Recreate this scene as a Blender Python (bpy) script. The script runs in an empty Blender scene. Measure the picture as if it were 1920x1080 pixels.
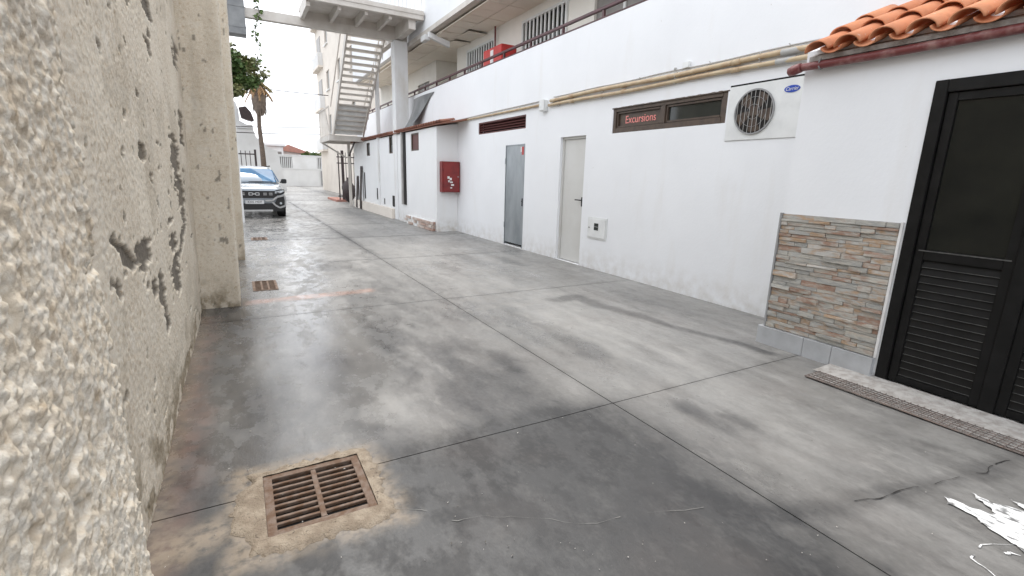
import bpy, bmesh, math, random
import numpy as np
from mathutils import Matrix, Vector
random.seed(7)
rng = np.random.default_rng(11)
sc = bpy.context.scene
COL = sc.collection
R_ = math.radians

# ------------------------------------------------------------------ camera
FPX, YAW, PITCH, ROLL, CZ = 905.5, 0.51334, 0.22683, 0.02795, 1.5
def cam_axes():
    cy, sy, cp, sp = math.cos(YAW), math.sin(YAW), math.cos(PITCH), math.sin(PITCH)
    f = np.array([sy*cp, cy*cp, -sp]); r = np.array([cy, -sy, 0.0]); u = np.cross(r, f)
    cr, sr = math.cos(ROLL), math.sin(ROLL)
    return cr*r + sr*u, -sr*r + cr*u, f
CR, CU, CF = cam_axes()
cam_d = bpy.data.cameras.new('camera'); cam = bpy.data.objects.new('camera', cam_d); COL.objects.link(cam)
cam_d.sensor_width = 36.0; cam_d.lens = FPX/1920*36; cam_d.clip_start = 0.02; cam_d.clip_end = 2000
mw = Matrix.Identity(4)
for i in range(3):
    mw[i][0] = CR[i]; mw[i][1] = CU[i]; mw[i][2] = -CF[i]
mw[2][3] = CZ
cam.matrix_world = mw
sc.camera = cam

# ------------------------------------------------------------------ sky, sun, exposure
SUN_EL, SUN_AZ = R_(62), R_(10)          # azimuth from +Y towards +X
w = bpy.data.worlds.new('World'); sc.world = w; w.use_nodes = True
nt = w.node_tree; bg = nt.nodes['Background']
sky = nt.nodes.new('ShaderNodeTexSky'); sky.sky_type = 'NISHITA'; sky.sun_disc = False
sky.sun_elevation = SUN_EL; sky.sun_rotation = SUN_AZ; sky.dust_density = 3.0; sky.air_density = 1.0
tc = nt.nodes.new('ShaderNodeTexCoord'); mp = nt.nodes.new('ShaderNodeMapping'); mp.inputs['Scale'].default_value = (1, 1, 2.2)
cn = nt.nodes.new('ShaderNodeTexNoise'); cn.inputs['Scale'].default_value = 1.8; cn.inputs['Detail'].default_value = 6
cr_ = nt.nodes.new('ShaderNodeValToRGB'); cr_.color_ramp.elements[0].position = .35; cr_.color_ramp.elements[1].position = .75
cr_.color_ramp.elements[0].color = (11.3, 11.9, 12.9, 1); cr_.color_ramp.elements[1].color = (13.6, 13.6, 13.7, 1)
mx = nt.nodes.new('ShaderNodeMix'); mx.data_type = 'RGBA'; mx.inputs[0].default_value = .86   # overcast veil
nt.links.new(tc.outputs['Generated'], mp.inputs[0]); nt.links.new(mp.outputs[0], cn.inputs[0])
nt.links.new(cn.outputs['Fac'], cr_.inputs[0]); nt.links.new(sky.outputs[0], mx.inputs[6])
nt.links.new(cr_.outputs[0], mx.inputs[7]); nt.links.new(mx.outputs[2], bg.inputs[0])
bg.inputs[1].default_value = 0.075
sun_d = bpy.data.lights.new('sun', 'SUN'); sun_d.energy = 1.1; sun_d.angle = R_(22); sun_d.color = (1, .96, .9)
sun = bpy.data.objects.new('sun', sun_d); COL.objects.link(sun)
sd = Vector((math.sin(SUN_AZ)*math.cos(SUN_EL), math.cos(SUN_AZ)*math.cos(SUN_EL), math.sin(SUN_EL)))
sun.rotation_euler = sd.to_track_quat('Z', 'Y').to_euler()
vs = sc.view_settings; vs.view_transform = 'Standard'; vs.look = 'None'; vs.gamma = 1; vs.use_curve_mapping = False
vs.exposure = 1.28

# ------------------------------------------------------------------ pixel helpers (1920x1080 photo)
def ray(px, py):
    v = CR*(px-960) + CU*(540-py) + CF*FPX
    return v/np.linalg.norm(v)
C0 = np.array([0, 0, CZ])
def gp(px, py, z=0.0): d = ray(px, py); return C0 + d*((z-CZ)/d[2])
def atx(px, py, X): d = ray(px, py); return C0 + d*(X/d[0])
def aty(px, py, Y): d = ray(px, py); return C0 + d*(Y/d[1])

# ------------------------------------------------------------------ noise
def _h(i, j, s):
    n = (i*374761393 + j*668265263 + s*2147483647) & 0xffffffff
    n = ((n ^ (n >> 13))*1274126177) & 0xffffffff
    return ((n ^ (n >> 16)) & 0xffff)/65535.0
def vn(x, y, s=0):
    x = np.asarray(x, float); y = np.asarray(y, float)
    i = np.floor(x).astype(np.int64); j = np.floor(y).astype(np.int64)
    u = x-i; v = y-j; u = u*u*(3-2*u); v = v*v*(3-2*v)
    return (_h(i, j, s)*(1-u)+_h(i+1, j, s)*u)*(1-v)+(_h(i, j+1, s)*(1-u)+_h(i+1, j+1, s)*u)*v
def fbm(x, y, o=4, s=0):
    a = 0; t = 0; k = 1.0
    for n in range(o):
        a = a+k*vn(x*2**n, y*2**n, s+n*17); t += k; k *= .5
    return a/t
def worley(x, y, s=0):
    i = np.floor(x).astype(np.int64); j = np.floor(y).astype(np.int64)
    f1 = np.full(x.shape, 9.0); hid = np.zeros(x.shape)
    for a in (-1, 0, 1):
        for b in (-1, 0, 1):
            d = np.hypot(i+a+_h(i+a, j+b, s)-x, j+b+_h(i+a, j+b, s+5)-y)
            m = d < f1; f1 = np.where(m, d, f1); hid = np.where(m, _h(i+a, j+b, s+9), hid)
    return f1, hid
def segd(x, y, pts):
    d = np.full(np.shape(x), 99.0)
    for (ax, ay), (bx, by) in zip(pts[:-1], pts[1:]):
        L = (bx-ax)**2+(by-ay)**2+1e-9
        t = np.clip(((x-ax)*(bx-ax)+(y-ay)*(by-ay))/L, 0, 1)
        d = np.minimum(d, np.hypot(x-ax-t*(bx-ax), y-ay-t*(by-ay)))
    return d
def sm(a, b, x): t = np.clip((x-a)/(b-a), 0, 1); return t*t*(3-2*t)

# ------------------------------------------------------------------ materials
class N:
    def __init__(s, name):
        s.m = bpy.data.materials.new(name); s.m.use_nodes = True; s.t = s.m.node_tree
        s.b = s.t.nodes['Principled BSDF']; s.pos = s.t.nodes.new('ShaderNodeNewGeometry').outputs['Position']
    def n(s, t): return s.t.nodes.new('ShaderNode'+t)
    def l(s, a, b): s.t.links.new(a, b)
    def noise(s, scale, det=4, stretch=(1, 1, 1), rough=.55):
        m = s.n('Mapping'); m.inputs['Scale'].default_value = stretch; s.l(s.pos, m.inputs[0])
        n = s.n('TexNoise'); n.inputs['Scale'].default_value = scale; n.inputs['Detail'].default_value = det
        n.inputs['Roughness'].default_value = rough; s.l(m.outputs[0], n.inputs[0]); return n.outputs['Fac']
    def ramp(s, f, a, b, lo=0.0, hi=1.0):
        r = s.n('MapRange'); r.inputs[1].default_value = a; r.inputs[2].default_value = b
        r.inputs[3].default_value = lo; r.inputs[4].default_value = hi; s.l(f, r.inputs[0]); return r.outputs[0]
    def mix(s, f, a, b):
        m = s.n('Mix'); m.data_type = 'RGBA'
        for i, v in ((0, f), (6, a), (7, b)):
            if isinstance(v, (int, float)): m.inputs[i].default_value = v
            elif isinstance(v, (tuple, list)): m.inputs[i].default_value = (*v[:3], 1)
            else: s.l(v, m.inputs[i])
        return m.outputs[2]
    def math(s, op, a, b=0.0):
        m = s.n('Math'); m.operation = op
        for i, v in ((0, a), (1, b)):
            if isinstance(v, (int, float)): m.inputs[i].default_value = v
            else: s.l(v, m.inputs[i])
        return m.outputs[0]
    def attr(s, name): a = s.n('Attribute'); a.attribute_name = name; return a.outputs['Fac']
    def rnd(s): return s.n('ObjectInfo').outputs['Random']
    def z(s):
        x = s.n('SeparateXYZ'); s.l(s.pos, x.inputs[0]); return x.outputs[2]
    def bump(s, h, strength=.3, dist=.01):
        b = s.n('Bump'); b.inputs['Strength'].default_value = strength; b.inputs['Distance'].default_value = dist
        s.l(h, b.inputs['Height']); s.l(b.outputs[0], s.b.inputs['Normal'])
    def col(s, c):
        if isinstance(c, (tuple, list)): s.b.inputs['Base Color'].default_value = (*c[:3], 1)
        else: s.l(c, s.b.inputs['Base Color'])
    def rough(s, r):
        if isinstance(r, (int, float)): s.b.inputs['Roughness'].default_value = r
        else: s.l(r, s.b.inputs['Roughness'])
def M(name, c, rough=.6, c2=None, scale=4, lo=.4, hi=.65, bump=0, bscale=60, metal=0, stretch=(1, 1, 1), rv=.0, spec=.5, coat=0, bdist=.006):
    n = N(name)
    if c2 is None: c2 = tuple(v*.82 for v in c)
    n.col(n.mix(n.ramp(n.noise(scale, 5, stretch), lo, hi), c, c2))
    if rv: n.rough(n.ramp(n.noise(scale*1.7, 4, stretch), .3, .7, rough-rv, rough+rv))
    else: n.rough(rough)
    if bump: n.bump(n.noise(bscale, 4), bump, bdist)
    n.b.inputs['Metallic'].default_value = metal; n.b.inputs['Specular IOR Level'].default_value = spec
    if coat: n.b.inputs['Coat Weight'].default_value = coat; n.b.inputs['Coat Roughness'].default_value = .06
    return n.m

def mat_white_wall(name, tint=(.81, .822, .838), dirt=.5):
    n = N(name)
    a = n.noise(1.1, 5); c = n.mix(n.ramp(a, .35, .7), tint, tuple(v*.955 for v in tint))
    st = n.noise(2.2, 5, (1.5, 1.5, .25)); c = n.mix(n.ramp(st, .58, .78, 0, .28), c, (.66, .63, .58))
    zz = n.z(); low = n.ramp(zz, 0.0, .42, 1, 0); sp = n.ramp(n.noise(7, 6), .35, .7)
    c = n.mix(n.math('MULTIPLY', n.math('MULTIPLY', low, sp), dirt), c, (.42, .37, .30))
    spots = n.ramp(n.noise(23, 3), .735, .77); c = n.mix(n.math('MULTIPLY', spots, .55), c, (.45, .41, .36))
    n.col(c); n.rough(.75); n.bump(n.math('ADD', n.noise(34, 5), n.math('MULTIPLY', n.noise(4, 3), 2.2)), .13, .010); return n.m

def mat_roughcast(name):
    n = N(name)
    c = n.mix(n.ramp(n.noise(2.2, 5), .35, .68), (.68, .605, .49), (.60, .515, .40))
    c = n.mix(n.ramp(n.noise(110, 3), .42, .62, 0, .75), c, (.73, .69, .61))
    c = n.mix(n.ramp(n.noise(38, 4), .56, .72, 0, .7), c, (.45, .34, .22))
    c = n.mix(n.ramp(n.noise(9, 4), .56, .72, 0, .45), c, (.70, .665, .60))
    c = n.mix(n.attr('peel'), c, n.mix(n.noise(60, 3), (.10, .088, .072), (.30, .265, .22)))
    c = n.mix(n.attr('dirt'), c, n.mix(n.ramp(n.noise(30, 4), .4, .6), (.16, .125, .075), (.33, .27, .19)))
    n.col(c); n.rough(.9); n.b.inputs['Specular IOR Level'].default_value = .2
    n.bump(n.math('ADD', n.noise(150, 4), n.math('MULTIPLY', n.noise(420, 3), .8)), .3, .004); return n.m

def mat_ground():
    n = N('sealed_concrete')
    tone = n.attr('tone'); fine = n.noise(6, 7, (1.4, .7, 1), .62); fine2 = n.noise(34, 5, (1.3, .8, 1))
    t = n.math('ADD', tone, n.math('MULTIPLY', n.math('SUBTRACT', fine, .5), .46))
    t = n.math('ADD', t, n.math('MULTIPLY', n.math('SUBTRACT', fine2, .5), .28))
    r = n.n('ValToRGB'); e = r.color_ramp.elements
    e[0].position = 0; e[0].color = (.036, .036, .037, 1); e[1].position = 1; e[1].color = (.285, .278, .265, 1)
    k = e.new(.45); k.color = (.135, .131, .125, 1)
    n.l(t, r.inputs[0]); c = r.outputs[0]
    scf = n.math('MULTIPLY', n.ramp(n.noise(5.5, 9, (1.6, .55, 1), .72), .53, .60), n.ramp(n.noise(1.1, 3), .42, .58))
    c = n.mix(n.math('MULTIPLY', n.math('MULTIPLY', scf, n.ramp(tone, .15, .5)), .30), c, (.33, .32, .30))
    scr = n.ramp(n.noise(9, 8, (2.6, .35, 1), .75), .60, .66); c = n.mix(n.math('MULTIPLY', scr, .22), c, (.055, .055, .056))
    c = n.mix(n.ramp(n.noise(1.4, 3), .5, .75, 0, .14), c, (.15, .12, .105))
    c = n.mix(n.math('MULTIPLY', n.attr('orange'), n.ramp(n.noise(9, 5), .3, .6, .1, .62)), c, (.40, .22, .16))
    c = n.mix(n.math('MULTIPLY', n.attr('tan'), n.ramp(n.noise(22, 5), .3, .55, .15, .85)), c, (.26, .21, .155))
    sp = n.ramp(n.noise(130, 2), .77, .80); c = n.mix(n.math('MULTIPLY', sp, .6), c, (.4, .39, .37))
    dk = n.ramp(n.noise(75, 2), .745, .78); c = n.mix(n.math('MULTIPLY', dk, .7), c, (.03, .03, .03))
    n.col(c)
    rr = n.math('ADD', n.attr('rgh'), n.math('MULTIPLY', n.math('SUBTRACT', n.noise(11, 7, (1.2, .8, 1), .65), .5), .55))
    sh = n.ramp(n.noise(4.2, 9, (1.3, .75, 1), .7), .46, .56)
    rr = n.math('ADD', rr, n.math('MULTIPLY', n.math('SUBTRACT', sh, .5), .32))
    n.rough(n.ramp(rr, 0, 1, .15, .80)); n.b.inputs['Specular IOR Level'].default_value = .55
    n.bump(n.math('ADD', n.noise(90, 5), n.math('MULTIPLY', n.noise(9, 4), 1.1)), .14, .005); return n.m

def mat_stone():
    n = N('ledge_stone'); r = n.n('ValToRGB'); e = r.color_ramp.elements
    cs = [(.38, .36, .32), (.47, .45, .41), (.29, .29, .275), (.42, .40, .355), (.30, .175, .12), (.44, .415, .36), (.36, .36, .34), (.38, .25, .15), (.48, .465, .43)]
    e[0].color = (*cs[0], 1); e[1].color = (*cs[-1], 1); e[1].position = .95
    for i in range(1, 8): k = e.new(i/8.4); k.color = (*cs[i], 1)
    rn = n.rnd(); v = n.math('ADD', n.math('MULTIPLY', rn, .70), n.math('MULTIPLY', n.noise(9, 6, (1, 1, 3)), .50))
    n.l(v, r.inputs[0]); c = n.mix(n.ramp(n.noise(30, 5, (1, .6, 3)), .5, .75, 0, .5), r.outputs[0], (.20, .185, .17))
    c = n.mix(n.ramp(n.noise(14, 4, (1, .7, 2)), .55, .75, 0, .5), c, (.50, .47, .42))
    n.col(c); n.rough(.75); n.bump(n.noise(70, 6, (1, .6, 2)), .6, .01); return n.m

def mat_tile(name, cs):
    n = N(name); r = n.n('ValToRGB'); e = r.color_ramp.elements
    e[0].color = (*cs[0], 1); e[1].color = (*cs[2], 1); k = e.new(.5); k.color = (*cs[1], 1); n.l(n.rnd(), r.inputs[0])
    c = n.mix(n.ramp(n.noise(14, 5), .52, .8, 0, .4), r.outputs[0], tuple(v*.5 for v in cs[0]))
    c = n.mix(n.ramp(n.noise(40, 4), .66, .74, 0, .6), c, (.6, .52, .44))
    n.col(c); n.rough(.7); n.bump(n.noise(80, 4), .25, .004); return n.m

MT = {}
MT['wall'] = mat_white_wall('white_painted_plaster')
MT['annex'] = mat_white_wall('white_painted_plaster_old', (.78, .785, .785), .8)
MT['rough'] = mat_roughcast('beige_roughcast')
MT['ground'] = mat_ground()
MT['stone'] = mat_stone()
MT['tile'] = mat_tile('terracotta', [(.60, .235, .11), (.66, .29, .15), (.55, .205, .095)])
MT['oldtile'] = mat_tile('old_clay', [(.20, .075, .05), (.26, .11, .07), (.16, .06, .045)])
MT['joint'] = M('joint_dirt', (.02, .018, .016), .95, bump=.3)
MT['mortar0'] = M('tan_mortar', (.36, .285, .20), .9, (.25, .19, .13), 14, .4, .62, bump=1, bscale=45, bdist=.012)
n = N('tan_mortar')
c = n.mix(n.ramp(n.noise(14, 6), .38, .62), (.36, .30, .23), (.24, .19, .14)); c = n.mix(n.ramp(n.noise(45, 4), .62, .72), c, (.10, .08, .06))
fd = n.math('ADD', n.attr('fade'), n.math('MULTIPLY', n.math('SUBTRACT', n.noise(26, 6), .5), .9))
n.col(n.mix(n.ramp(fd, .35, 1.1, 0, .5), c, (.20, .165, .125))); n.rough(.85); n.bump(n.math('ADD', n.noise(38, 5), n.noise(110, 3)), .9, .01); MT['mortar'] = n.m
MT['rust'] = M('rusty_iron', (.19, .14, .11), .7, (.13, .075, .045), 20, .4, .6, bump=.5, bscale=120, metal=.3)
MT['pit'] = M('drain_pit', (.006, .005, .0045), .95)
MT['maroon'] = M('maroon_paint', (.155, .035, .034), .45, (.28, .15, .135), 11, .5, .7, bump=.2, bscale=30)
MT['railing'] = M('maroon_rail_paint', (.085, .026, .030), .4, (.06, .02, .022), 8)
MT['pipe'] = M('cream_pipe', (.50, .40, .26), .45, (.40, .27, .16), 7, .4, .68)
MT['conduit'] = M('grey_conduit', (.47, .46, .44), .5)
MT['whitep'] = M('white_plastic', (.74, .75, .74), .4, (.66, .67, .66), 5)
MT['steelw'] = M('offwhite_painted_steel', (.60, .565, .52), .5, (.50, .46, .41), 3, .42, .7, stretch=(1, 1, .4))
MT['colw'] = M('white_painted_concrete', (.74, .745, .745), .7, (.60, .58, .54), 2.2, .52, .75, bump=.2, stretch=(1, 1, .4))
MT['soffit'] = M('cream_ceiling_panel', (.84, .77, .67), .8, (.80, .72, .62), 2)
MT['upper'] = M('cream_plaster', (.82, .79, .73), .8, (.78, .75, .69), 2, bump=.15)
MT['brown'] = M('brown_frame', (.085, .058, .040), .5, (.06, .04, .03), 12, bump=.2)
MT['louvre'] = M('maroon_louvre', (.105, .030, .026), .5)
MT['glassd'] = M('dark_glass', (.020, .024, .022), .06, (.03, .034, .03), 2)
MT['glassb'] = M('black_door_glass', (.008, .009, .008), .10, (.013, .014, .011), 3, spec=.28)
MT['black'] = M('black_painted_aluminium', (.006, .006, .006), .42, (.010, .010, .010), 8, spec=.22)
MT['edge'] = M('glint_black_edge', (.10, .10, .095), .35, (.05, .05, .05), 25)  # lighter colour paints glints onto the thin black door edges
MT['doorw'] = M('offwhite_door', (.60, .595, .57), .45, (.56, .55, .52), 2)
MT['galv'] = M('galvanised_steel', (.36, .385, .40), .42, (.26, .285, .30), 3.2, .38, .68, metal=.55, stretch=(1, 1, .5), rv=.12)
MT['red'] = M('red_cabinet', (.22, .020, .018), .4, (.15, .015, .016), 6)
MT['redb'] = M('bright_red_plastic', (.5, .04, .035), .4)
MT['print'] = M('white_print', (.75, .74, .72), .6)
MT['redtext'] = M('red_lettering', (.90, .30, .27), .5)
MT['blue'] = M('blue_badge', (.02, .07, .42), .3)
MT['skirt'] = M('grey_floor_tile', (.42, .43, .44), .4, (.34, .345, .35), 5, .4, .65, bump=.1)
MT['trim'] = M('grey_trim', (.30, .30, .30), .5)
MT['thresh'] = M('worn_cement', (.40, .385, .365), .9, (.28, .26, .24), 16, .4, .62, bump=.8, bscale=50, bdist=.01)
MT['wire'] = M('rusted_mesh', (.15, .13, .12), .6, (.2, .15, .13), 30, metal=.4)
MT['paint'] = M('spilt_white_paint', (.70, .70, .695), .6, (.16, .16, .158), 20, .52, .62, bump=.3, stretch=(1.6, .7, 1))
MT['dark'] = M('dark_void', (.018, .016, .015), .9)
MT['iron'] = M('dark_iron', (.030, .020, .020), .5, (.05, .03, .028), 9)
MT['brick'] = mat_tile('old_brick', [(.46, .33, .27), (.58, .52, .47), (.36, .22, .17)])
MT['tarp'] = M('grey_sheet', (.22, .225, .225), .45, (.14, .145, .15), 2.5, metal=.2)
MT['carp'] = M('silver_car_paint', (.30, .335, .37), .3, (.28, .315, .35), 2, metal=.35, coat=.8)
MT['carblk'] = M('black_car_plastic', (.015, .015, .016), .5)
MT['cargls'] = M('car_glass', (.03, .11, .22), .10, (.08, .20, .34), 1.6, spec=.05)  # blue base colour stands in for sky reflected in the glass
MT['carlamp'] = M('headlamp_glass', (.55, .58, .6), .08, (.35, .38, .4), 20, spec=.8)
MT['carchr'] = M('satin_silver_trim', (.48, .48, .48), .35, metal=.6)
MT['tyre'] = M('tyre_rubber', (.015, .015, .015), .85)
MT['plate'] = M('white_plate', (.72, .73, .74), .4)
MT['cream'] = M('cream_render', (.76, .70, .625), .85, (.70, .64, .57), 1.2, bump=.2)
MT['housew'] = M('white_house_render', (.74, .74, .73), .85, (.66, .655, .64), .8)
MT['pink'] = M('pale_pink_render', (.66, .57, .53), .85)
MT['yellow'] = M('yellow_board', (.70, .42, .08), .6)
MT['roofr'] = M('weathered_red_roof', (.42, .20, .15), .8, (.34, .17, .14), 3)
MT['gatew'] = M('white_gate_paint', (.72, .725, .72), .5, (.66, .665, .66), 1)
MT['bark'] = M('palm_bark', (.17, .13, .10), .9, (.11, .085, .07), 9, bump=.6, bscale=30)
MT['thatch'] = M('dead_fronds', (.24, .19, .15), .9, (.15, .12, .10), 6, bump=.6)
MT['shutter'] = M('grey_brown_window', (.22, .205, .19), .4)
def mat_leaf(name, a, b):
    n = N(name); n.col(n.mix(n.ramp(n.noise(1.6, 3), .35, .65), a, b)); n.rough(.6)
    n.b.inputs['Transmission Weight'].default_value = 0; return n.m
MT['leaf'] = mat_leaf('green_foliage', (.05, .10, .025), (.10, .15, .04))
MT['leaf2'] = mat_leaf('olive_foliage', (.10, .12, .04), (.16, .16, .06))
MT['frond'] = mat_leaf('palm_frond', (.10, .11, .035), (.24, .16, .06))
MT['fronddead'] = mat_leaf('orange_dead_frond', (.34, .19, .08), (.26, .17, .09))

# ------------------------------------------------------------------ mesh helpers
class MB:
    def __init__(s): s.v = []; s.f = []
    def quad(s, a, b, c, d): i = len(s.v); s.v += [tuple(a), tuple(b), tuple(c), tuple(d)]; s.f.append((i, i+1, i+2, i+3)); return s
    def poly(s, pts): i = len(s.v); s.v += [tuple(p) for p in pts]; s.f.append(tuple(range(i, i+len(pts)))); return s
    def box(s, x0, x1, y0, y1, z0, z1):
        i = len(s.v)
        s.v += [(x0, y0, z0), (x1, y0, z0), (x1, y1, z0), (x0, y1, z0), (x0, y0, z1), (x1, y0, z1), (x1, y1, z1), (x0, y1, z1)]
        s.f += [tuple(i+k for k in q) for q in ((0, 3, 2, 1), (4, 5, 6, 7), (0, 1, 5, 4), (1, 2, 6, 5), (2, 3, 7, 6), (3, 0, 4, 7))]; return s
    def bar(s, a, b, w, h, up=(0, 0, 1)):          # rectangular bar from a to b
        a = Vector(a); b = Vector(b); d = (b-a).normalized(); u = Vector(up)
        if abs(d.dot(u)) > .98: u = Vector((0, 1, 0))
        r = d.cross(u).normalized()*(w/2); t = r.cross(d).normalized()*(h/2); i = len(s.v)
        for p in (a, b): s.v += [tuple(p-r-t), tuple(p+r-t), tuple(p+r+t), tuple(p-r+t)]
        s.f += [tuple(i+k for k in q) for q in ((0, 3, 2, 1), (4, 5, 6, 7), (0, 1, 5, 4), (1, 2, 6, 5), (2, 3, 7, 6), (3, 0, 4, 7))]; return s
    def tube(s, pts, r, n=10, caps=True):
        pts = [Vector(p) for p in pts]; rs = r if isinstance(r, (list, tuple)) else [r]*len(pts); i0 = len(s.v)
        for k, p in enumerate(pts):
            d = (pts[min(k+1, len(pts)-1)]-pts[max(k-1, 0)]).normalized()
            u = Vector((0, 0, 1)) if abs(d.z) < .9 else Vector((0, 1, 0))
            a = d.cross(u).normalized(); b = a.cross(d)
            for j in range(n):
                t = 2*math.pi*j/n; s.v.append(tuple(p+a*math.cos(t)*rs[k]+b*math.sin(t)*rs[k]))
        for k in range(len(pts)-1):
            for j in range(n):
                a = i0+k*n+j; b = i0+k*n+(j+1) % n; s.f.append((a, b, b+n, a+n))
        if caps:
            s.f.append(tuple(i0+j for j in range(n))[::-1]); s.f.append(tuple(i0+(len(pts)-1)*n+j for j in range(n)))
        return s
    def ext(s, pts, axis, a, b):                   # polygon in the plane normal to axis, extruded a..b
        def P(p, t): q = [0, 0, 0]; o = [k for k in range(3) if k != axis]; q[o[0]], q[o[1]] = p; q[axis] = t; return tuple(q)
        i = len(s.v); n = len(pts); s.v += [P(p, a) for p in pts]+[P(p, b) for p in pts]
        s.f += [tuple(range(i, i+n))[::-1], tuple(range(i+n, i+2*n))]
        for k in range(n): s.f.append((i+k, i+(k+1) % n, i+n+(k+1) % n, i+n+k))
        return s
    def cyl(s, c, axis, r, h, n=24):
        pts = [(r*math.cos(2*math.pi*k/n), r*math.sin(2*math.pi*k/n)) for k in range(n)]
        o = [k for k in range(3) if k != axis]
        return s.ext([(p[0]+c[o[0]], p[1]+c[o[1]]) for p in pts], axis, c[axis]-h/2, c[axis]+h/2)
    def grid(s, nx, ny, fn):
        i = len(s.v)
        for a in range(nx+1):
            for b in range(ny+1): s.v.append(tuple(fn(a/nx, b/ny)))
        for a in range(nx):
            for b in range(ny):
                k = i+a*(ny+1)+b; s.f.append((k, k+ny+1, k+ny+2, k+1))
        return s
    def build(s, name, m, parent=None, bevel=0, smooth=False, loc=None, fix=True):
        v = np.array(s.v, float)
        base = np.array(wloc(parent)) if parent is not None else np.zeros(3)
        if loc is None:
            if parent is None: lo, hi = v.min(0), v.max(0); loc = np.array([(lo[0]+hi[0])/2, (lo[1]+hi[1])/2, lo[2]])
            else: loc = base
        me = bpy.data.meshes.new(name); me.from_pydata((v-np.array(loc)).tolist(), [], s.f)
        if fix or bevel:
            bm = bmesh.new(); bm.from_mesh(me)
            if fix: bmesh.ops.recalc_face_normals(bm, faces=bm.faces)
            if bevel:
                es = [e for e in bm.edges if len(e.link_faces) == 2 and e.calc_face_angle(0) > .5]
                bmesh.ops.bevel(bm, geom=es, offset=bevel, segments=2, affect='EDGES', clamp_overlap=True)
            bm.to_mesh(me); bm.free()
        if smooth: me.polygons.foreach_set('use_smooth', [True]*len(me.polygons))
        me.materials.append(m if not isinstance(m, str) else MT[m])
        return link(name, me, parent, np.array(loc)-base)
WL = {}
def wloc(o): return WL.get(o.name, (0, 0, 0))
def link(name, me, parent=None, loc=(0, 0, 0), rot=None):
    o = bpy.data.objects.new(name, me); COL.objects.link(o); o.location = tuple(loc)
    if rot is not None: o.rotation_euler = rot
    if parent is not None: o.parent = parent
    b = wloc(parent) if parent is not None else (0, 0, 0)
    WL[o.name] = tuple(b[i]+loc[i] for i in range(3)); return o
def tag(o, label, cat, group=None):
    o['label'] = label; o['category'] = cat
    if group: o['group'] = group
    return o
def thing(name, label, cat, loc=(0, 0, 0), group=None):
    o = link(name, None, None, loc); o.empty_display_size = .2; return tag(o, label, cat, group)
def struct(o): o['kind'] = 'structure'; return o
def stuff(o): o['kind'] = 'stuff'; return o
def npmesh(name, V, nx, ny, mat, parent, attrs=None, smooth=True):
    """grid mesh from an (nx,ny,3) array in world coordinates"""
    base = np.array(wloc(parent)) if parent is not None else np.zeros(3)
    i = np.arange(nx*ny).reshape(nx, ny)
    F = np.stack([i[:-1, :-1], i[1:, :-1], i[1:, 1:], i[:-1, 1:]], -1).reshape(-1, 4)
    me = bpy.data.meshes.new(name); me.vertices.add(nx*ny); me.vertices.foreach_set('co', (V-base).reshape(-1).astype(np.float32))
    me.loops.add(F.size); me.loops.foreach_set('vertex_index', F.reshape(-1).astype(np.int32))
    me.polygons.add(len(F)); me.polygons.foreach_set('loop_start', np.arange(0, F.size, 4, dtype=np.int32))
    me.update(calc_edges=True)
    if smooth: me.polygons.foreach_set('use_smooth', np.ones(len(F), bool))
    for k, a in (attrs or {}).items():
        t = me.attributes.new(k, 'FLOAT', 'POINT'); t.data.foreach_set('value', np.clip(a, 0, 1).reshape(-1).astype(np.float32))
    me.materials.append(MT[mat]); me.validate(); return link(name, me, parent, (0, 0, 0))
def text(body, size, M4, mat, name, parent, depth=.0015, sx=1.0, shear=0):
    cu = bpy.data.curves.new(name, 'FONT'); cu.body = body; cu.size = size; cu.extrude = depth; cu.align_x = 'CENTER'; cu.align_y = 'CENTER'; cu.shear = shear
    t = bpy.data.objects.new('tmp', cu); COL.objects.link(t)
    me = bpy.data.meshes.new_from_object(t.evaluated_get(bpy.context.evaluated_depsgraph_get())); bpy.data.objects.remove(t)
    base = Vector(wloc(parent))
    me.transform(Matrix.Translation(-base) @ M4 @ Matrix.Diagonal((sx, 1, 1, 1))); me.materials.clear(); me.materials.append(MT[mat]); me.name = name
    return link(name, me, parent)
def frame_facing(axis, pos):
    """text frame: axis '-x' faces the alley from the right-hand wall, '-y' faces back to the camera"""
    if axis == '-x': r, u, n = Vector((0, -1, 0)), Vector((0, 0, 1)), Vector((-1, 0, 0))
    else: r, u, n = Vector((1, 0, 0)), Vector((0, 0, 1)), Vector((0, -1, 0))
    m = Matrix.Identity(4)
    for i in range(3): m[i][0] = r[i]; m[i][1] = u[i]; m[i][2] = n[i]; m[i][3] = pos[i]
    return m
def wall_x(mb, x, depth, y0, y1, z0, z1, holes):
    """wall face at plane x (seen from -x) with reveals of the given depth round rectangular holes (ya,yb,za,zb)"""
    ys = sorted({y0, y1, *[h[k] for h in holes for k in (0, 1)]}); zs = sorted({z0, z1, *[h[k] for h in holes for k in (2, 3)]})
    for a, b in zip(ys[:-1], ys[1:]):
        for c, d in zip(zs[:-1], zs[1:]):
            if any(h[0] <= (a+b)/2 <= h[1] and h[2] <= (c+d)/2 <= h[3] for h in holes): continue
            mb.quad((x, b, c), (x, a, c), (x, a, d), (x, b, d))
    for ya, yb, za, zb in holes:
        X = x+depth
        mb.quad((x, ya, za), (X, ya, za), (X, ya, zb), (x, ya, zb)); mb.quad((x, yb, za), (x, yb, zb), (X, yb, zb), (X, yb, za))
        mb.quad((x, ya, zb), (X, ya, zb), (X, yb, zb), (x, yb, zb)); mb.quad((x, ya, za), (x, yb, za), (X, yb, za), (X, ya, za))
    return mb

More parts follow.
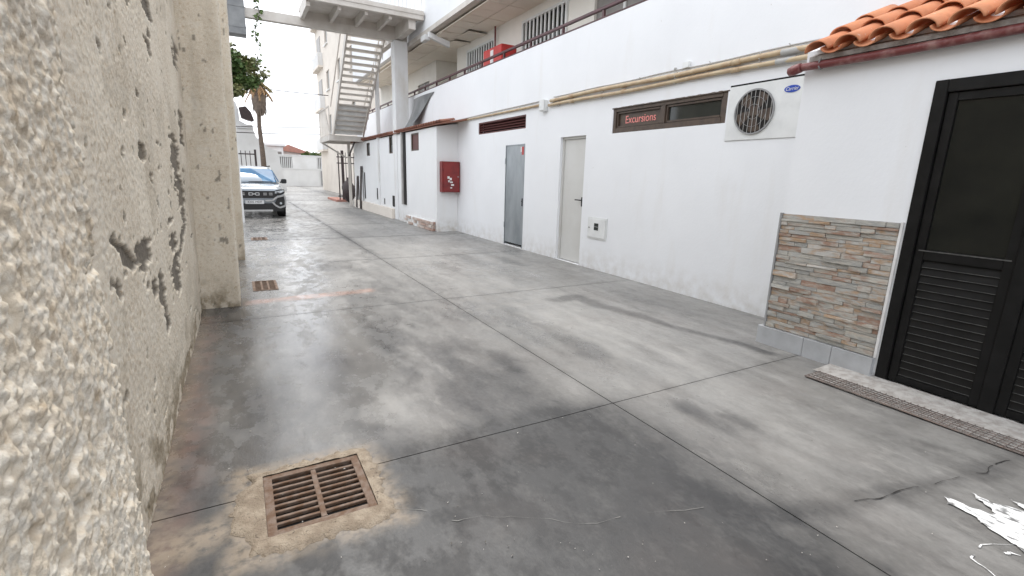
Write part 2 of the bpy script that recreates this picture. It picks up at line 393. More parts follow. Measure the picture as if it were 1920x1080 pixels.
# ================================================================== GROUND
JX = [-4.15, -1.0, 2.13, 5.27, 8.4]; JY = [-3.96, -.82, 2.32, 5.46, 8.6, 11.74, 14.88, 18.02, 21.16, 24.3, 27.4, 33.7, 40, 46, 53]
gm = MB().box(-400, 400, -60, 900, -.6, -.014)
ground = struct(gm.build('ground', 'joint', None, loc=(0, 0, 0)))
def ground_attrs(X, Y):
    tone = .49+.36*(fbm(X*.9+3, Y*.45, 5, 3)-.5)+.36*(fbm(X*3.4, Y*1.5, 5, 8)-.5)+.30*(fbm(X*9+.8*fbm(X*2, Y*.7, 2, 90), Y*.45, 4, 91)-.5)
    tone += .20*sm(1.9, 3.0, X)*sm(.5, 2.6, Y)+.10*sm(4, 8, Y)
    near = sm(2.62, 2.22, Y)*sm(2.5, 1.7, X); tone -= .58*near
    strip = sm(.36, -.15, X+.25*(fbm(X*2, Y*1.2, 3, 4)-.5)); tone -= .30*strip*sm(9, 6, Y)
    tone -= .34*sm(.42, .15, np.hypot((X-1.45)/.75, (Y-2.95)/1.5)*.5+.35*(fbm(X*2.3, Y*2, 3, 21)-.5))
    for cx, cy, rx, ry, k in ((1.82, 3.3, .20, .26, .34), (2.55, 2.0, .13, .30, .34), (2.72, 1.76, .10, .22, .28), (2.62, 3.3, .18, .6, .22), (3.1, 2.9, .12, .5, .2),
                              (3.65, 8.0, .28, 1.2, .26), (4.2, 7.6, .2, .8, .25), (2.9, 7.5, .22, .8, .22), (.95, 8.1, .7, 1.0, .25), (.55, 3.9, .14, .7, .22), (1.0, 4.5, .12, .6, .18)):
        tone -= k*sm(1.15, .25, np.hypot((X-cx)/rx, (Y-cy)/ry)+1.1*(fbm(X*6, Y*3.5, 4, 31)-.5))
    st = [gp(*p)[:2] for p in ((1045, 562), (1085, 556), (1120, 572), (1200, 592), (1260, 612), (1330, 630), (1400, 647), (1440, 662))]
    d = segd(X, Y, st); wv = .07+.16*fbm(X*2.2, Y*2.2, 3, 5)*sm(3.0, 5.2, Y)
    tone -= .40*sm(1.25, .35, d/wv+.5*(fbm(X*7, Y*5, 3, 14)-.5))
    ck = [gp(*p)[:2] for p in ((740, 950), (860, 972), (1000, 972), (1120, 985), (1230, 958), (1330, 952), (1470, 962), (1560, 950), (1700, 920), (1850, 885), (1915, 850))]
    tone -= .26*sm(.11, .0, segd(X, Y, ck)+.12*(fbm(X*5, Y*5, 3, 15)-.5))
    tone -= .3*sm(.14, .02, segd(X, Y, [gp(1100, 985)[:2], gp(1110, 1080)[:2]])+.1*(fbm(X*5, Y*5, 3, 77)-.5))
    tone -= .14*sm(.22, 0, segd(X, Y, [gp(1080, 800)[:2], gp(1180, 870)[:2], gp(1240, 920)[:2]])+.15*(fbm(X*5, Y*5, 3, 16)-.5))
    for jx in JX: tone -= (.10+.35*sm(7, 11, Y))*sm(.06, 0, np.abs(X-jx)+.04*(fbm(X*6, Y*6, 2, 7)-.5))
    for jy in JY: tone -= (.10+.3*sm(7, 11, Y))*sm(.09, 0, np.abs(Y-jy)+.06*(fbm(X*6, Y*6, 2, 6)-.5))
    pit = sm(.52, .70, fbm(X*4.2, Y*2.1, 5, 41))*sm(.15, .5, X)*sm(2.1, 1.2, X)*sm(2.3, 2.8, Y)
    tone += .30*pit  # pale patches put the sky's glare into the concrete tone
    rgh = .40+.6*(fbm(X*1.5, Y*.8, 5, 51)-.5)-.36*sm(1.9, .5, X)*sm(1.8, 3.2, Y)+.14*sm(5.5, 10, Y)+.22*near+.15*sm(2.2, 3.2, X)*sm(9, 5, Y)+.2*strip*sm(6, 5, Y)
    rgh += .28*sm(1.05, .6, np.hypot((X-1.45)/.75, (Y-2.95)/1.5)*.9)
    org = sm(.16, .05, np.abs(Y-6.22-.06*(X-.8))+.1*(fbm(X*5, Y*5, 3, 61)-.5))*sm(-.1, .1, X)*sm(1.5, 1.38, X)
    org = np.maximum(org, .35*sm(.16, 0, segd(X, Y, [(-.38, .9), (-.38, 5.6)])+.2*(fbm(X*5, Y*3, 3, 62)-.5)))
    tan = sm(.17, .02, segd(X, Y, [(-.42, 2.08), (-.1, 2.15)])+.12*(fbm(X*8, Y*8, 3, 63)-.5))
    tan = np.maximum(tan, 1.0*sm(.17, .04, np.maximum(np.abs(X-.19)-.25, np.abs(Y-2.20)-.25)+.12*(fbm(X*9, Y*9, 3, 64)-.5)))
    tan = np.maximum(tan, .6*sm(.10, .0, np.abs(X+.44)+.08*(fbm(X*9, Y*7, 3, 65)-.5)))
    return dict(tone=tone, rgh=rgh, orange=org, tan=tan)
DRAINS = [(-.003, .428, 1.99, 2.435), (.07, .34, 6.76, 7.34), (.17, .47, 11.83, 12.28)]
def slab(x0, x1, y0, y1):
    step = .03 if y1 < 9 and x1 > -1 and x0 < 5.2 and y1 > 0 else .12 if y1 < 30 else .5
    g = .0036; x0 += g; x1 -= g; y0 += g; y1 -= g
    xs = set(np.linspace(x0, x1, max(2, int((x1-x0)/step)+1)).tolist()); ys = set(np.linspace(y0, y1, max(2, int((y1-y0)/step)+1)).tolist())
    for a, b, c, d in DRAINS:
        if a < x1 and b > x0 and c < y1 and d > y0:
            xs = {v for v in xs if min(abs(v-a), abs(v-b)) > step*.35} | {a, b}; ys = {v for v in ys if min(abs(v-c), abs(v-d)) > step*.35} | {v for v in (c, d) if y0 < v < y1}
            xs |= {x0, x1}; ys |= {y0, y1}
    xs = np.array(sorted(xs)); ys = np.array(sorted(ys)); nx, ny = len(xs), len(ys)
    X, Y = np.meshgrid(xs, ys, indexing='ij'); Z = .0035*(fbm(X*1.3, Y*1.3, 3, 2)-.5)-.0015
    e = np.minimum(np.minimum(X-x0, x1-X), np.minimum(Y-y0, y1-Y)); Z = Z-.0*e
    o = npmesh('slab', np.stack([X, Y, Z], -1), nx, ny, 'ground', ground, ground_attrs(X, Y))
    hit = [q for q in DRAINS if q[0] < x1 and q[1] > x0 and q[2] < y1 and q[3] > y0]
    bm = bmesh.new(); bm.from_mesh(o.data)
    if hit:
        kill = [f for f in bm.faces if any(q[0] < f.calc_center_median().x < q[1] and q[2] < f.calc_center_median().y < q[3] for q in hit)]
        bmesh.ops.delete(bm, geom=kill, context='FACES')
    be = [ed for ed in bm.edges if ed.is_boundary]
    r = bmesh.ops.extrude_edge_only(bm, edges=be)
    for v in r['geom']:
        if isinstance(v, bmesh.types.BMVert): v.co.z = -.0125
        if isinstance(v, bmesh.types.BMFace): v.smooth = False
    bmesh.ops.split_edges(bm, edges=[e for e in be if e.is_valid])
    bm.to_mesh(o.data); bm.free()
for a, b in zip(JX[:-1], JX[1:]):
    for c, d in zip(JY[:-1], JY[1:]):
        if b < 0 and d < 8: continue
        slab(max(a, -1.0) if d < 11 else a, b, c, d)
# hairline cracks: ribbons of dirt lying in the surface
def ribbon(name, pix, wd, seed, mat='joint', gap=.36):
    pts = [gp(*p)[:2] for p in pix]; P = []
    for (a, b) in zip(pts[:-1], pts[1:]):
        L = max(2, int(np.hypot(*(b-a))/.03))
        for k in range(L): P.append(a+(b-a)*k/L)
    P.append(pts[-1]); P = np.array(P); t = np.arange(len(P))
    P[:, 0] += .05*(fbm(t*.22, t*0+seed, 3, 1)-.5); P[:, 1] += .05*(fbm(t*.22, t*0+seed, 3, 2)-.5)
    m = MB(); W = wd*(.15+1.7*vn(t*.5, t*0+seed, 3)**1.5)
    for k in range(len(P)-1):
        if float(vn(np.array(k*.4), np.array(seed*3.), 44)) < gap: continue
        d = P[k+1]-P[k]; n = np.array([-d[1], d[0]])/(np.hypot(*d)+1e-9)
        m.quad((*(P[k]-n*W[k]), .0025), (*(P[k]+n*W[k]), .0025), (*(P[k+1]+n*W[k+1]), .0025), (*(P[k+1]-n*W[k+1]), .0025))
    return m.build(name, mat, ground)
MT['crackl'] = M('pale_crack', (.24, .235, .22), .8, (.12, .12, .115), 25)
ribbon('crack', ((735, 950), (790, 955), (860, 972), (1000, 972), (1120, 985), (1190, 965)), .0014, 3, 'crackl', .22)
ribbon('crack', ((1190, 965), (1320, 950)), .0009, 4, 'crackl', .45)
ribbon('crack', ((1500, 962), (1560, 952), (1640, 935), (1730, 912), (1800, 895), (1850, 882), (1912, 850)), .0022, 5, 'joint', .26)
# drains: a pit in the slab and an iron grate on it
def drain(x0, x1, y0, y1, nslot, cols, label, fr=.035):
    t = thing('drain_grate', label, 'drain', ((x0+x1)/2, (y0+y1)/2, 0), 'iron drain grates')
    MB().box(x0-.002, x1+.002, y0-.002, y1+.002, -.45, -.40).build('pit_floor', 'pit', t)
    m = MB()
    for a, b, c, d in ((x0-.01, x0, y0, y1), (x1, x1+.01, y0, y1), (x0-.01, x1+.01, y0-.01, y0), (x0-.01, x1+.01, y1, y1+.01)): m.box(a, b, c, d, -.42, -.016)
    m.build('pit_wall', 'pit', t)
    m = MB(); zt = .006
    for a, b, c, d in ((x0-.012, x0+fr, y0-.012, y1+.012), (x1-fr, x1+.012, y0-.012, y1+.012), (x0+fr, x1-fr, y0-.012, y0+fr), (x0+fr, x1-fr, y1-fr, y1+.012)): m.box(a, b, c, d, -.022, zt)
    m.build('frame', 'rust', t, bevel=.002)
    xi = np.linspace(x0+fr, x1-fr, cols+1)
    for k in xi[1:-1]: MB().box(k-.012, k+.012, y0+fr+.001, y1-fr-.001, -.022, zt-.001).build('cross_bar', 'rust', t, bevel=.002)
    p = (y1-y0-2*fr)/nslot
    mm = MB().box(x0+fr, x1-fr, -p*.17, p*.17, -.02, 0); me = None
    for k in range(1, nslot):
        yy = y0+fr+k*p
        if me is None:
            o = MB().box(x0+fr, x1-fr, yy-p*.19, yy+p*.19, -.012, zt-.003).build('bar', 'rust', t, bevel=.0015, loc=((x0+x1)/2, yy, 0)); me = o.data
        else: link('bar', me, t, ((x0+x1)/2-wloc(t)[0], yy-wloc(t)[1], 0))
    return t
drain(*DRAINS[0], 9, 2, 'rusty iron drain grate bedded in a smeared tan mortar collar', .026)
drain(*DRAINS[1], 8, 3, 'long narrow drain grate beside the foot of the beige pilaster', .02)
drain(*DRAINS[2], 5, 3, 'small drain grate in the concrete in front of the silver car', .03)
# mortar collar round the near grate
x0, x1, y0, y1 = DRAINS[0]; nth, nr = 220, 12
th = np.linspace(0, 2*np.pi, nth); cx, cy, hw, hh = (x0+x1)/2, (y0+y1)/2, (x1-x0)/2+.013, (y1-y0)/2+.013
cxx, sxx = np.cos(th), np.sin(th); k = 1/np.maximum(np.abs(cxx)/hw, np.abs(sxx)/hh)
ix, iy = cx+k*cxx, cy+k*sxx
ow = .034+.055*fbm(3+2.2*cxx, 5+2.2*sxx, 3, 71)+.085*(fbm(10*cxx, 10*sxx, 4, 72)-.4)+.075*sm(.75, 1, -cxx)+.035*sm(.3, 1, -sxx)
T = np.linspace(0, 1, nr)[None, :]
VX = ix[:, None]+cxx[:, None]*ow[:, None]*T; VY = iy[:, None]+sxx[:, None]*ow[:, None]*T
VZ = (.0075+.011*(fbm(VX*22, VY*22, 3, 73)-.35))*sm(1.0, .55, T)+.0025-.003*sm(.93, 1, T)
VX[-1] = VX[0]; VY[-1] = VY[0]; VZ[-1] = VZ[0]
npmesh('mortar_collar', np.stack([VX, VY, VZ], -1), nth, nr, 'mortar', ground, dict(fade=sm(.45, 1.0, T)+0*VX))
# spilt white paint
def blob(pix, seed, amp=.038):
    P = np.array([gp(*p)[:2] for p in pix]); Q = []
    for a, b in zip(P, np.roll(P, -1, 0)):
        L = max(2, int(np.hypot(*(b-a))/.012))
        for k in range(L):
            q = a+(b-a)*k/L; Q.append(q+amp*np.array([fbm(np.array(q[0]*30), np.array(q[1]*30), 3, seed)-.5, fbm(np.array(q[0]*30), np.array(q[1]*30), 3, seed+3)-.5]))
    return MB().poly([(q[0], q[1], .003+seed*.0004) for q in Q])
for pix, sd_ in ((((1768, 932), (1780, 935), (1805, 945), (1825, 955), (1850, 960), (1868, 966), (1862, 945), (1880, 948), (1925, 962), (1990, 1000), (1990, 1090), (1925, 1045), (1905, 1025), (1880, 1010), (1845, 988), (1830, 970), (1802, 955), (1778, 945)), 5),
                 (((1818, 925), (1850, 940), (1885, 975), (1880, 978), (1845, 948)), 8), (((1894, 938), (1925, 952), (1960, 975), (1958, 985), (1920, 958)), 9)):
    blob(pix, sd_).build('paint_spill', 'paint', ground)
ribbon('paint_spill', ((1900, 1022), (1860, 1018), (1832, 1019), (1822, 1030), (1815, 1045), (1840, 1062), (1865, 1080), (1890, 1100)), .0022, 12, 'paint', .2)
ribbon('paint_spill', ((1874, 1030), (1890, 1036), (1915, 1048), (1940, 1060)), .005, 13, 'paint', .3)
# loose grit on the concrete
m = MB()
for _ in range(260):
    px, py = random.uniform(300, 1850), random.uniform(560, 1070); g = gp(px, py)
    if not (-.4 < g[0] < 4.2): continue
    s_ = random.uniform(.0015, .005)*(1+.25*g[1]); i = len(m.v)
    pts = [(random.uniform(-1, 1), random.uniform(-1, 1), random.uniform(0, 1)) for _ in range(4)]
    m.v += [(g[0]+p[0]*s_, g[1]+p[1]*s_, .002+p[2]*s_) for p in pts]; m.f += [(i, i+1, i+2), (i, i+1, i+3), (i+1, i+2, i+3), (i, i+2, i+3)]
MT['grit'] = M('pale_grit', (.5, .48, .45), .9, (.08, .07, .06), 90, .45, .55)
g_ = m.build('grit', 'grit', ground); stuff(g_)

# ================================================================== LEFT ROUGHCAST WALL
bw = thing('boundary_wall', 'tall beige roughcast wall with pilasters and peeling patches on the alley side', 'wall', (-.45, 5, 0))
LEAN = .022
def rough_sheet(name, path, zs, fn, mat='rough', lean=LEAN):
    """path: list of (x, y, nx, ny); displaced along the normal by fn(s, z, Y)"""
    p = np.array(path); s = np.concatenate([[0], np.cumsum(np.hypot(np.diff(p[:, 0]), np.diff(p[:, 1])))])
    S, Z = np.meshgrid(s, zs, indexing='ij'); PX = p[:, 0][:, None]+0*Z; PY = p[:, 1][:, None]+0*Z
    d, at = fn(S, Z, PX, PY)
    V = np.stack([PX+d*p[:, 2][:, None]+lean*Z, PY+d*p[:, 3][:, None], Z], -1)
    return npmesh(name, V, len(s), len(zs), mat, bw, at)
def corner_path(xi, xo, y0, y1, r, st, near_only=False, far=True):
    """pilaster outline: near face (facing -y) from wall out to xo, inner face along y, far face back"""
    P = []
    if not near_only or True:
        for x in np.arange(xi, xo-r, st): P.append((x, y0, 0, -1))
    for a in np.linspace(0, np.pi/2, 7): P.append((xo-r+r*np.sin(a), y0+r-r*np.cos(a), np.sin(a), -np.cos(a)))
    for y in np.arange(y0+r+st, y1-r, st): P.append((xo, y, 1, 0))
    for a in np.linspace(0, np.pi/2, 7): P.append((xo-r+r*np.cos(a), y1-r+r*np.sin(a), np.cos(a), np.sin(a)))
    if far:
        for x in np.arange(xo-r-st, xi-.0001, -st*3): P.append((x, y1, 0, 1))
    return P
def grains(S, Z, cell, amp, seed):
    wx = S/cell+.9*(fbm(S/cell*.9, Z/cell*.9, 2, seed+40)-.5); wz = Z/cell+.9*(fbm(S/cell*.9, Z/cell*.9, 2, seed+41)-.5)
    f1, h = worley(wx, wz, seed); f2, h2 = worley(wx*2.1+7, wz*2.1, seed+3)
    return amp*(np.sqrt(np.clip(1-(f1/.72)**2, 0, 1))*(.35+h)+.5*np.sqrt(np.clip(1-(f2/.75)**2, 0, 1))*h2)
# near pilaster, right beside the lens: grain by grain
def f_near(S, Z, X, Y):
    d = (.25+1.0*fbm(S*9, Z*9, 3, 4))*(grains(S, Z, .0068, .0018, 1)+grains(S, Z, .013, .0017, 61))+.0036*(fbm(S*150, Z*150, 3, 5)-.5)+.012*(fbm(S*6, Z*6, 3, 6)-.5)
    pits = sm(.73, .80, vn(S*42, Z*42, 9))*sm(.5, .6, vn(S*9, Z*9, 10)); d = d-.004*pits
    return d, dict(peel=.9*pits*0+sm(.86, .9, vn(S*60, Z*60, 19))*sm(.55, .65, vn(S*6, Z*6, 11)), dirt=.0*S)
pa = [(-.127, y, 1, 0) for y in np.arange(-.5, .16, .02)]+[(-.127, y, 1, 0) for y in np.arange(.16, .60, .0016)]
pa += [(-.127-.015+.015*np.cos(a), .60+.015*np.sin(a), np.cos(a), np.sin(a)) for a in np.linspace(0, np.pi/2, 12)]
pa += [(x, .615, 0, 1) for x in np.arange(-.147, -.46, -.004)]
zs = np.concatenate([np.arange(0, .82, .012), np.arange(.82, 1.95, .0018), np.arange(1.95, 4.21, .03)])
rough_sheet('pilaster', pa, zs, f_near, lean=0.0)
# wall panel between the pilasters, with peeled plaster
cr1 = [(5.55, 1.98), (5.45, 1.72)]; cr2 = [(4.76, 1.72), (4.72, 1.53), (4.85, 1.38), (4.93, 1.28)]; cr3 = [(4.93, 1.30), (4.98, 1.08), (4.75, .95), (4.5, .85), (4.3, .79), (4.2, .62)]
def f_wall(S, Z, X, Y):
    U = .6*np.log(Y)                                  # patches run out lengthwise along the wall
    q = .9*(fbm(U*16, Z*9, 4, 81)-.5)+1.1*(fbm(U*60, Z*40, 4, 82)-.5)
    def patch(pts, w_): return sm(1.0, .72, segd(U, Z, [(.6*math.log(a), b) for a, b in pts])/w_+1.5*q)
    pe = patch(cr1, .028)
    for pts, w_ in ((cr2, .032), ([(4.86, 1.36), (4.96, 1.2)], .045), (cr3, .020), ([(2.30, 1.23), (2.42, 1.17), (2.62, 1.07)], .017), ([(2.86, 1.13), (2.87, 1.04)], .036),
                    ([(3.30, .90), (3.36, .78), (3.45, .54)], .024), ([(3.08, .91), (3.12, .84)], .022), ([(4.15, .86), (4.1, .68)], .036), ([(3.93, 2.5), (3.98, 2.42)], .03),
                    ([(3.84, 2.24), (3.86, 2.17)], .022), ([(5.7, 2.6), (5.66, 2.4)], .03), ([(3.2, 1.6), (3.22, 1.55)], .02), ([(4.1, 1.02), (4.14, .95)], .03)):
        pe = np.maximum(pe, patch(pts, w_))
    pe = np.maximum(pe, sm(.735, .77, fbm(U*34, Z*14, 4, 83))*.9)
    dirt = sm(.50, .0, Z+.5*(fbm(Y*3, Z*5, 4, 84)-.5))*sm(.36, .56, fbm(U*40, Z*14, 4, 85))*.85
    dirt = np.maximum(dirt, .22*sm(.52, .64, fbm(U*14, Z*2.2, 5, 86)))
    d = grains(Y, Z, .016, .004, 21)+.02*(fbm(Y*2, Z*2, 3, 87)-.5)-.016*pe+.004*sm(.02, .3, pe)*sm(.7, .3, pe)
    return d, dict(peel=pe, dirt=dirt)
pa = [(-.45, y, 1, 0) for y in np.arange(.62, 2.1, .06)]+[(-.45, y, 1, 0) for y in np.arange(2.1, 6.06, .0085)]
zs = np.concatenate([np.arange(-.02, 2.6, .009), np.arange(2.6, 4.21, .025)])
rough_sheet('wall_face', pa, zs, f_wall)
def f_pil(S, Z, X, Y):
    d = grains(S, Z, .02, .005, 31)+.012*(fbm(S*4, Z*4, 3, 32)-.5)
    dirt = sm(.35, 0, Z+.4*(fbm(S*5, Z*5, 3, 33)-.5))*sm(.4, .6, fbm(S*16, Z*9, 4, 34))*.7+.16*sm(.52, .7, fbm(S*6, Z*1.5, 4, 35))
    return d, dict(peel=.8*sm(.77, .80, fbm(S*16, Z*8, 3, 36)), dirt=dirt)
zs2 = np.concatenate([np.arange(-.02, 3.9, .013), np.arange(3.9, 4.21, .04)])
rough_sheet('pilaster', corner_path(-.50, -.085, 6.05, 6.45, .02, .013), zs2, f_pil)
zs3 = np.arange(-.02, 4.4, .02)
rough_sheet('wall_face', [(-.45, y, 1, 0) for y in np.arange(6.4, 9.3, .03)], zs3, f_pil)
rough_sheet('pilaster', corner_path(-.50, .005, 9.25, 9.70, .025, .02), zs3, f_pil)
rough_sheet('wall_face', [(-.45-.0, y, 1, 0) for y in np.arange(9.6, 10.2, .03)]+[(x, 10.2, 0, 1) for x in np.arange(-.46, -.8, -.05)], zs3, f_pil)
MB().box(-.80, -.46, -.5, 10.19, -.02, 4.2).build('wall_core', 'rough', bw)
yw = MB().box(-3.6, -3.35, 10.25, 23.6, 0, 2.4).box(-3.6, -.81, 10.0, 10.24, 0, 2.4)
tag(yw.build('yard_wall', 'annex', None), 'low white wall round the parking bay behind the roughcast wall', 'wall')

# ================================================================== RIGHT-HAND WHITE BUILDING
WX = 5.17
wb = thing('white_building', 'long white building with recessed first floor balcony along the alley', 'building', (WX, 10, 0))
H = dict(door=(6.79, 7.53, 0, 2.21), gdoor=(8.79, 9.61, .02, 2.155), exc=(4.09, 6.14, 2.195, 2.56), ac=(2.9, 4.065, 1.98, 2.60), vent=(8.79, 11.02, 2.455, 2.72))
m = MB(); wall_x(m, WX, .14, -6, 24.5, -.012, 3.92, list(H.values()))
m.quad((WX, -6, 3.92), (WX+.16, -6, 3.92), (WX+.16, 24.5, 3.92), (WX, 24.5, 3.92)).quad((WX+.16, -6, 3.92), (WX+.16, -6, 2.9), (WX+.16, 24.5, 2.9), (WX+.16, 24.5, 3.92))
m.quad((WX, 24.5, 0), (WX+3, 24.5, 0), (WX+3, 24.5, 3.92), (WX, 24.5, 3.92))
m.build('ground_floor_wall', 'wall', wb)
MB().box(WX+.142, WX+.5, -6, 24.4, -.01, 2.85).build('room_back', 'dark', wb)
MB().box(WX+.162, 7.6, -6, 24.4, 2.86, 2.95).build('balcony_floor', 'upper', wb)
# first floor wall, recessed
UX = 6.3
UH = [(9.15, 10.95, 3.85, 5.07), (12.45, 14.2, 3.85, 5.04), (6.6, 8.25, 2.96, 5.08), (17.6, 18.9, 3.6, 4.75)]
m = MB(); wall_x(m, UX, .12, -6, 15.05, 2.95, 5.5, UH[:3]); wall_x(m, UX, .12, 16.9, 24.4, 2.95, 5.5, UH[3:])
m.quad((UX, 15.05, 2.95), (UX+1.1, 15.05, 2.95), (UX+1.1, 15.05, 5.5), (UX, 15.05, 5.5)); m.quad((UX, 16.9, 2.95), (UX+1.1, 16.9, 2.95), (UX+1.1, 16.9, 5.5), (UX, 16.9, 5.5))
m.quad((UX+1.1, 15.05, 2.95), (UX+1.1, 16.9, 2.95), (UX+1.1, 16.9, 5.5), (UX+1.1, 15.05, 5.5))
m.build('first_floor_wall', 'upper', wb)
bars_me = None
for k, (a, b, c, d) in enumerate(UH):
    if k < 2:
        f = MB()
        for q in ((a-.03, a+.03, c-.03, d+.03), (b-.03, b+.03, c-.03, d+.03), (a+.03, b-.03, d-.03, d+.03), (a+.03, b-.03, c-.03, c+.03)): f.box(UX-.045, UX-.004, *q)
        wn = f.build('barred_window', 'whitep', wb); MB().box(UX+.07, UX+.09, a, b, c, d).build('pane', 'glassd', wn)
        nb = 11
        for i in range(1, nb):
            y = a+(b-a)*i/nb; MB().box(UX-.036, UX-.012, y-.026, y+.026, c+.03, d-.03).build('bar', 'whitep', wn)
    elif k == 2:
        dd = MB().box(UX+.06, UX+.1, a, b, c, d).build('balcony_door', 'shutter', wb)
        MB().box(UX+.03, UX+.059, (a+b)/2-.03, (a+b)/2+.03, c, d).build('stile', 'whitep', dd)
    else:
        wn = MB().box(UX+.06, UX+.1, a, b, c, d).build('grey_window', 'shutter', wb)
        MB().box(UX+.03, UX+.059, (a+b)/2-.02, (a+b)/2+.02, c, d).build('mullion', 'whitep', wn)
# soffit: edge beam and ceiling panels, some sagging
MB().box(5.02, 5.20, -6, 16.6, 5.35, 5.47).build('edge_beam', 'steelw', wb)
MB().box(5.06, 5.30, -6, 24.4, 5.472, 8.6).box(5.302, 7.8, -6, 24.4, 5.50, 5.62).build('upper_storey_wall', 'wall', wb)
so = MB().box(5.21, 7.4, -6, 24.4, 5.40, 5.46).build('soffit', 'soffit', wb)
pm = None
for iy in range(36):
    for ix in range(2):
        xx = 5.485+ix*.55; yy = 3.3+iy*.55
        if pm is None:
            o = MB().box(-.268, .268, -.268, .268, -.008, .008)
            o = o.build('ceiling_panel', 'soffit', so, bevel=.004, loc=(0, 0, 0)); pm = o.data; o.location = (xx-wloc(so)[0], yy-wloc(so)[1], 5.305-wloc(so)[2])
        else: o = link('ceiling_panel', pm, so, (xx-wloc(so)[0], yy-wloc(so)[1], 5.305-wloc(so)[2]))
        o.location.z += random.uniform(-.004, .004); o.rotation_euler = (random.uniform(-.006, .006), random.uniform(-.006, .006), 0)
        if (ix, iy) in ((0, 19), (1, 18), (0, 20), (1, 20)): o.rotation_euler = (random.choice((-.09, .08)), random.uniform(-.06, .06), 0); o.location.z -= .035
MB().box(WX+.03, WX+.05, -6, 24, 5.28, 5.30).build('ceiling_rail', 'soffit', so)
m = MB().box(6.29, 7.39, 15.06, 16.89, 5.30, 5.32); m.build('ceiling_panel', 'soffit', so)
# white service door
d0, d1, e0, e1 = H['door']
dr = MB().box(WX+.075, WX+.115, d0+.045, d1-.045, .012, e1-.045).build('service_door', 'doorw', wb, bevel=.003)
dr['label'] = 'off-white flush service door with black lever handle'
f = MB().box(WX+.05, WX+.13, d0, d0+.042, 0, e1).box(WX+.05, WX+.13, d1-.042, d1, 0, e1).box(WX+.05, WX+.13, d0+.043, d1-.043, e1-.042, e1)
f.build('frame', 'doorw', dr, bevel=.003)
MB().tube([(WX+.075, 6.90, 1.13), (WX+.02, 6.90, 1.13), (WX+.018, 7.03, 1.13)], .010, 8).box(WX+.068, WX+.0745, 6.885, 6.915, 1.02, 1.18).build('handle', 'black', dr)
# galvanised door
d0, d1, e0, e1 = H['gdoor']
dr = MB().box(WX+.004, WX+.035, d0+.02, d1-.02, .075, e1-.022).build('metal_door', 'galv', wb, bevel=.003)
dr['label'] = 'narrow galvanised steel door with red sticker'
MB().box(WX-.006, WX+.12, d0, d0+.018, .02, e1).box(WX-.006, WX+.12, d1-.018, d1, .02, e1).box(WX-.006, WX+.12, d0+.019, d1-.019, e1-.02, e1).build('frame', 'galv', dr)
MB().box(WX-.006, WX+.004, d0+.03, d0+.07, .90, 1.06).tube([(WX-.02, d0+.05, 1.0), (WX+.004, d0+.05, 1.0)], .012, 8).build('lock', 'black', dr)
for z in (.45, 1.82): MB().tube([(WX-.012, d1-.012, z-.06), (WX-.012, d1-.012, z+.06)], .009, 8).build('hinge', 'galv', dr)
MB().box(WX+.001, WX+.0035, d0+.05, d0+.13, 1.94, 2.10).build('sticker', 'redb', dr); MB().box(WX+.001, WX+.0035, d0+.135, d0+.18, 2.0, 2.10).build('sticker', 'print', dr)
# maroon louvre vent
d0, d1, e0, e1 = H['vent']
v = MB().box(WX+.01, WX+.10, d0, d0+.035, e0, e1).box(WX+.01, WX+.10, d1-.035, d1, e0, e1).box(WX+.01, WX+.10, d0+.036, d1-.036, e1-.03, e1).box(WX+.01, WX+.10, d0+.036, d1-.036, e0, e0+.03).build('louvre_vent', 'louvre', wb)
for k in range(4):
    z = e0+.06+k*.052; MB().ext([(WX+.02, z), (WX+.028, z+.006), (WX+.075, z+.05), (WX+.067, z+.044)], 1, d0+.036, d1-.036).build('slat', 'louvre', v)
# lettered window
d0, d1, e0, e1 = H['exc']; ym = 5.12
f = MB()
for q in ((d0, d0+.075, e0, e1), (d1-.06, d1, e0, e1), (d0+.076, d1-.061, e1-.055, e1), (d0+.076, d1-.061, e0, e0+.075), (ym-.04, ym+.04, e0+.076, e1-.056)): f.box(WX+.012, WX+.09, *q)
ew = f.build('lettered_window', 'brown', wb, bevel=.004); ew['label'] = 'brown framed strip window with red lettering'
for a, b in ((d0+.076, ym-.041), (ym+.041, d1-.061)):
    f = MB()
    for q in ((a+.004, a+.03, e0+.08, e1-.06), (b-.03, b-.004, e0+.08, e1-.06), (a+.031, b-.031, e1-.085, e1-.06), (a+.031, b-.031, e0+.08, e0+.105)): f.box(WX+.03, WX+.075, *q)
    s_ = f.build('sash', 'brown', ew, bevel=.003)
MB().box(WX+.060, WX+.066, ym+.072, d1-.092, e0+.106, e1-.086).build('panel', 'brown', ew); MB().box(WX+.060, WX+.066, d0+.107, ym-.072, e0+.106, e1-.086).build('pane', 'glassd', ew)
text('Excursions', .158, frame_facing('-x', (WX+.057, 5.60, 2.378)), 'redtext', 'lettering', ew, sx=.92)
# rendered lip where the opening was hacked out
m = MB()
for k in range(40):
    a = d0-.02+k*(d1-d0+.04)/40; b = a+(d1-d0+.04)/40; h = .006+.012*random.random(); m.box(WX-.004-.004*random.random(), WX+.011, a, b-.0005, e1-.004-h*.4, e1+h*.5)
m.build('plaster_lip', 'brown', ew)

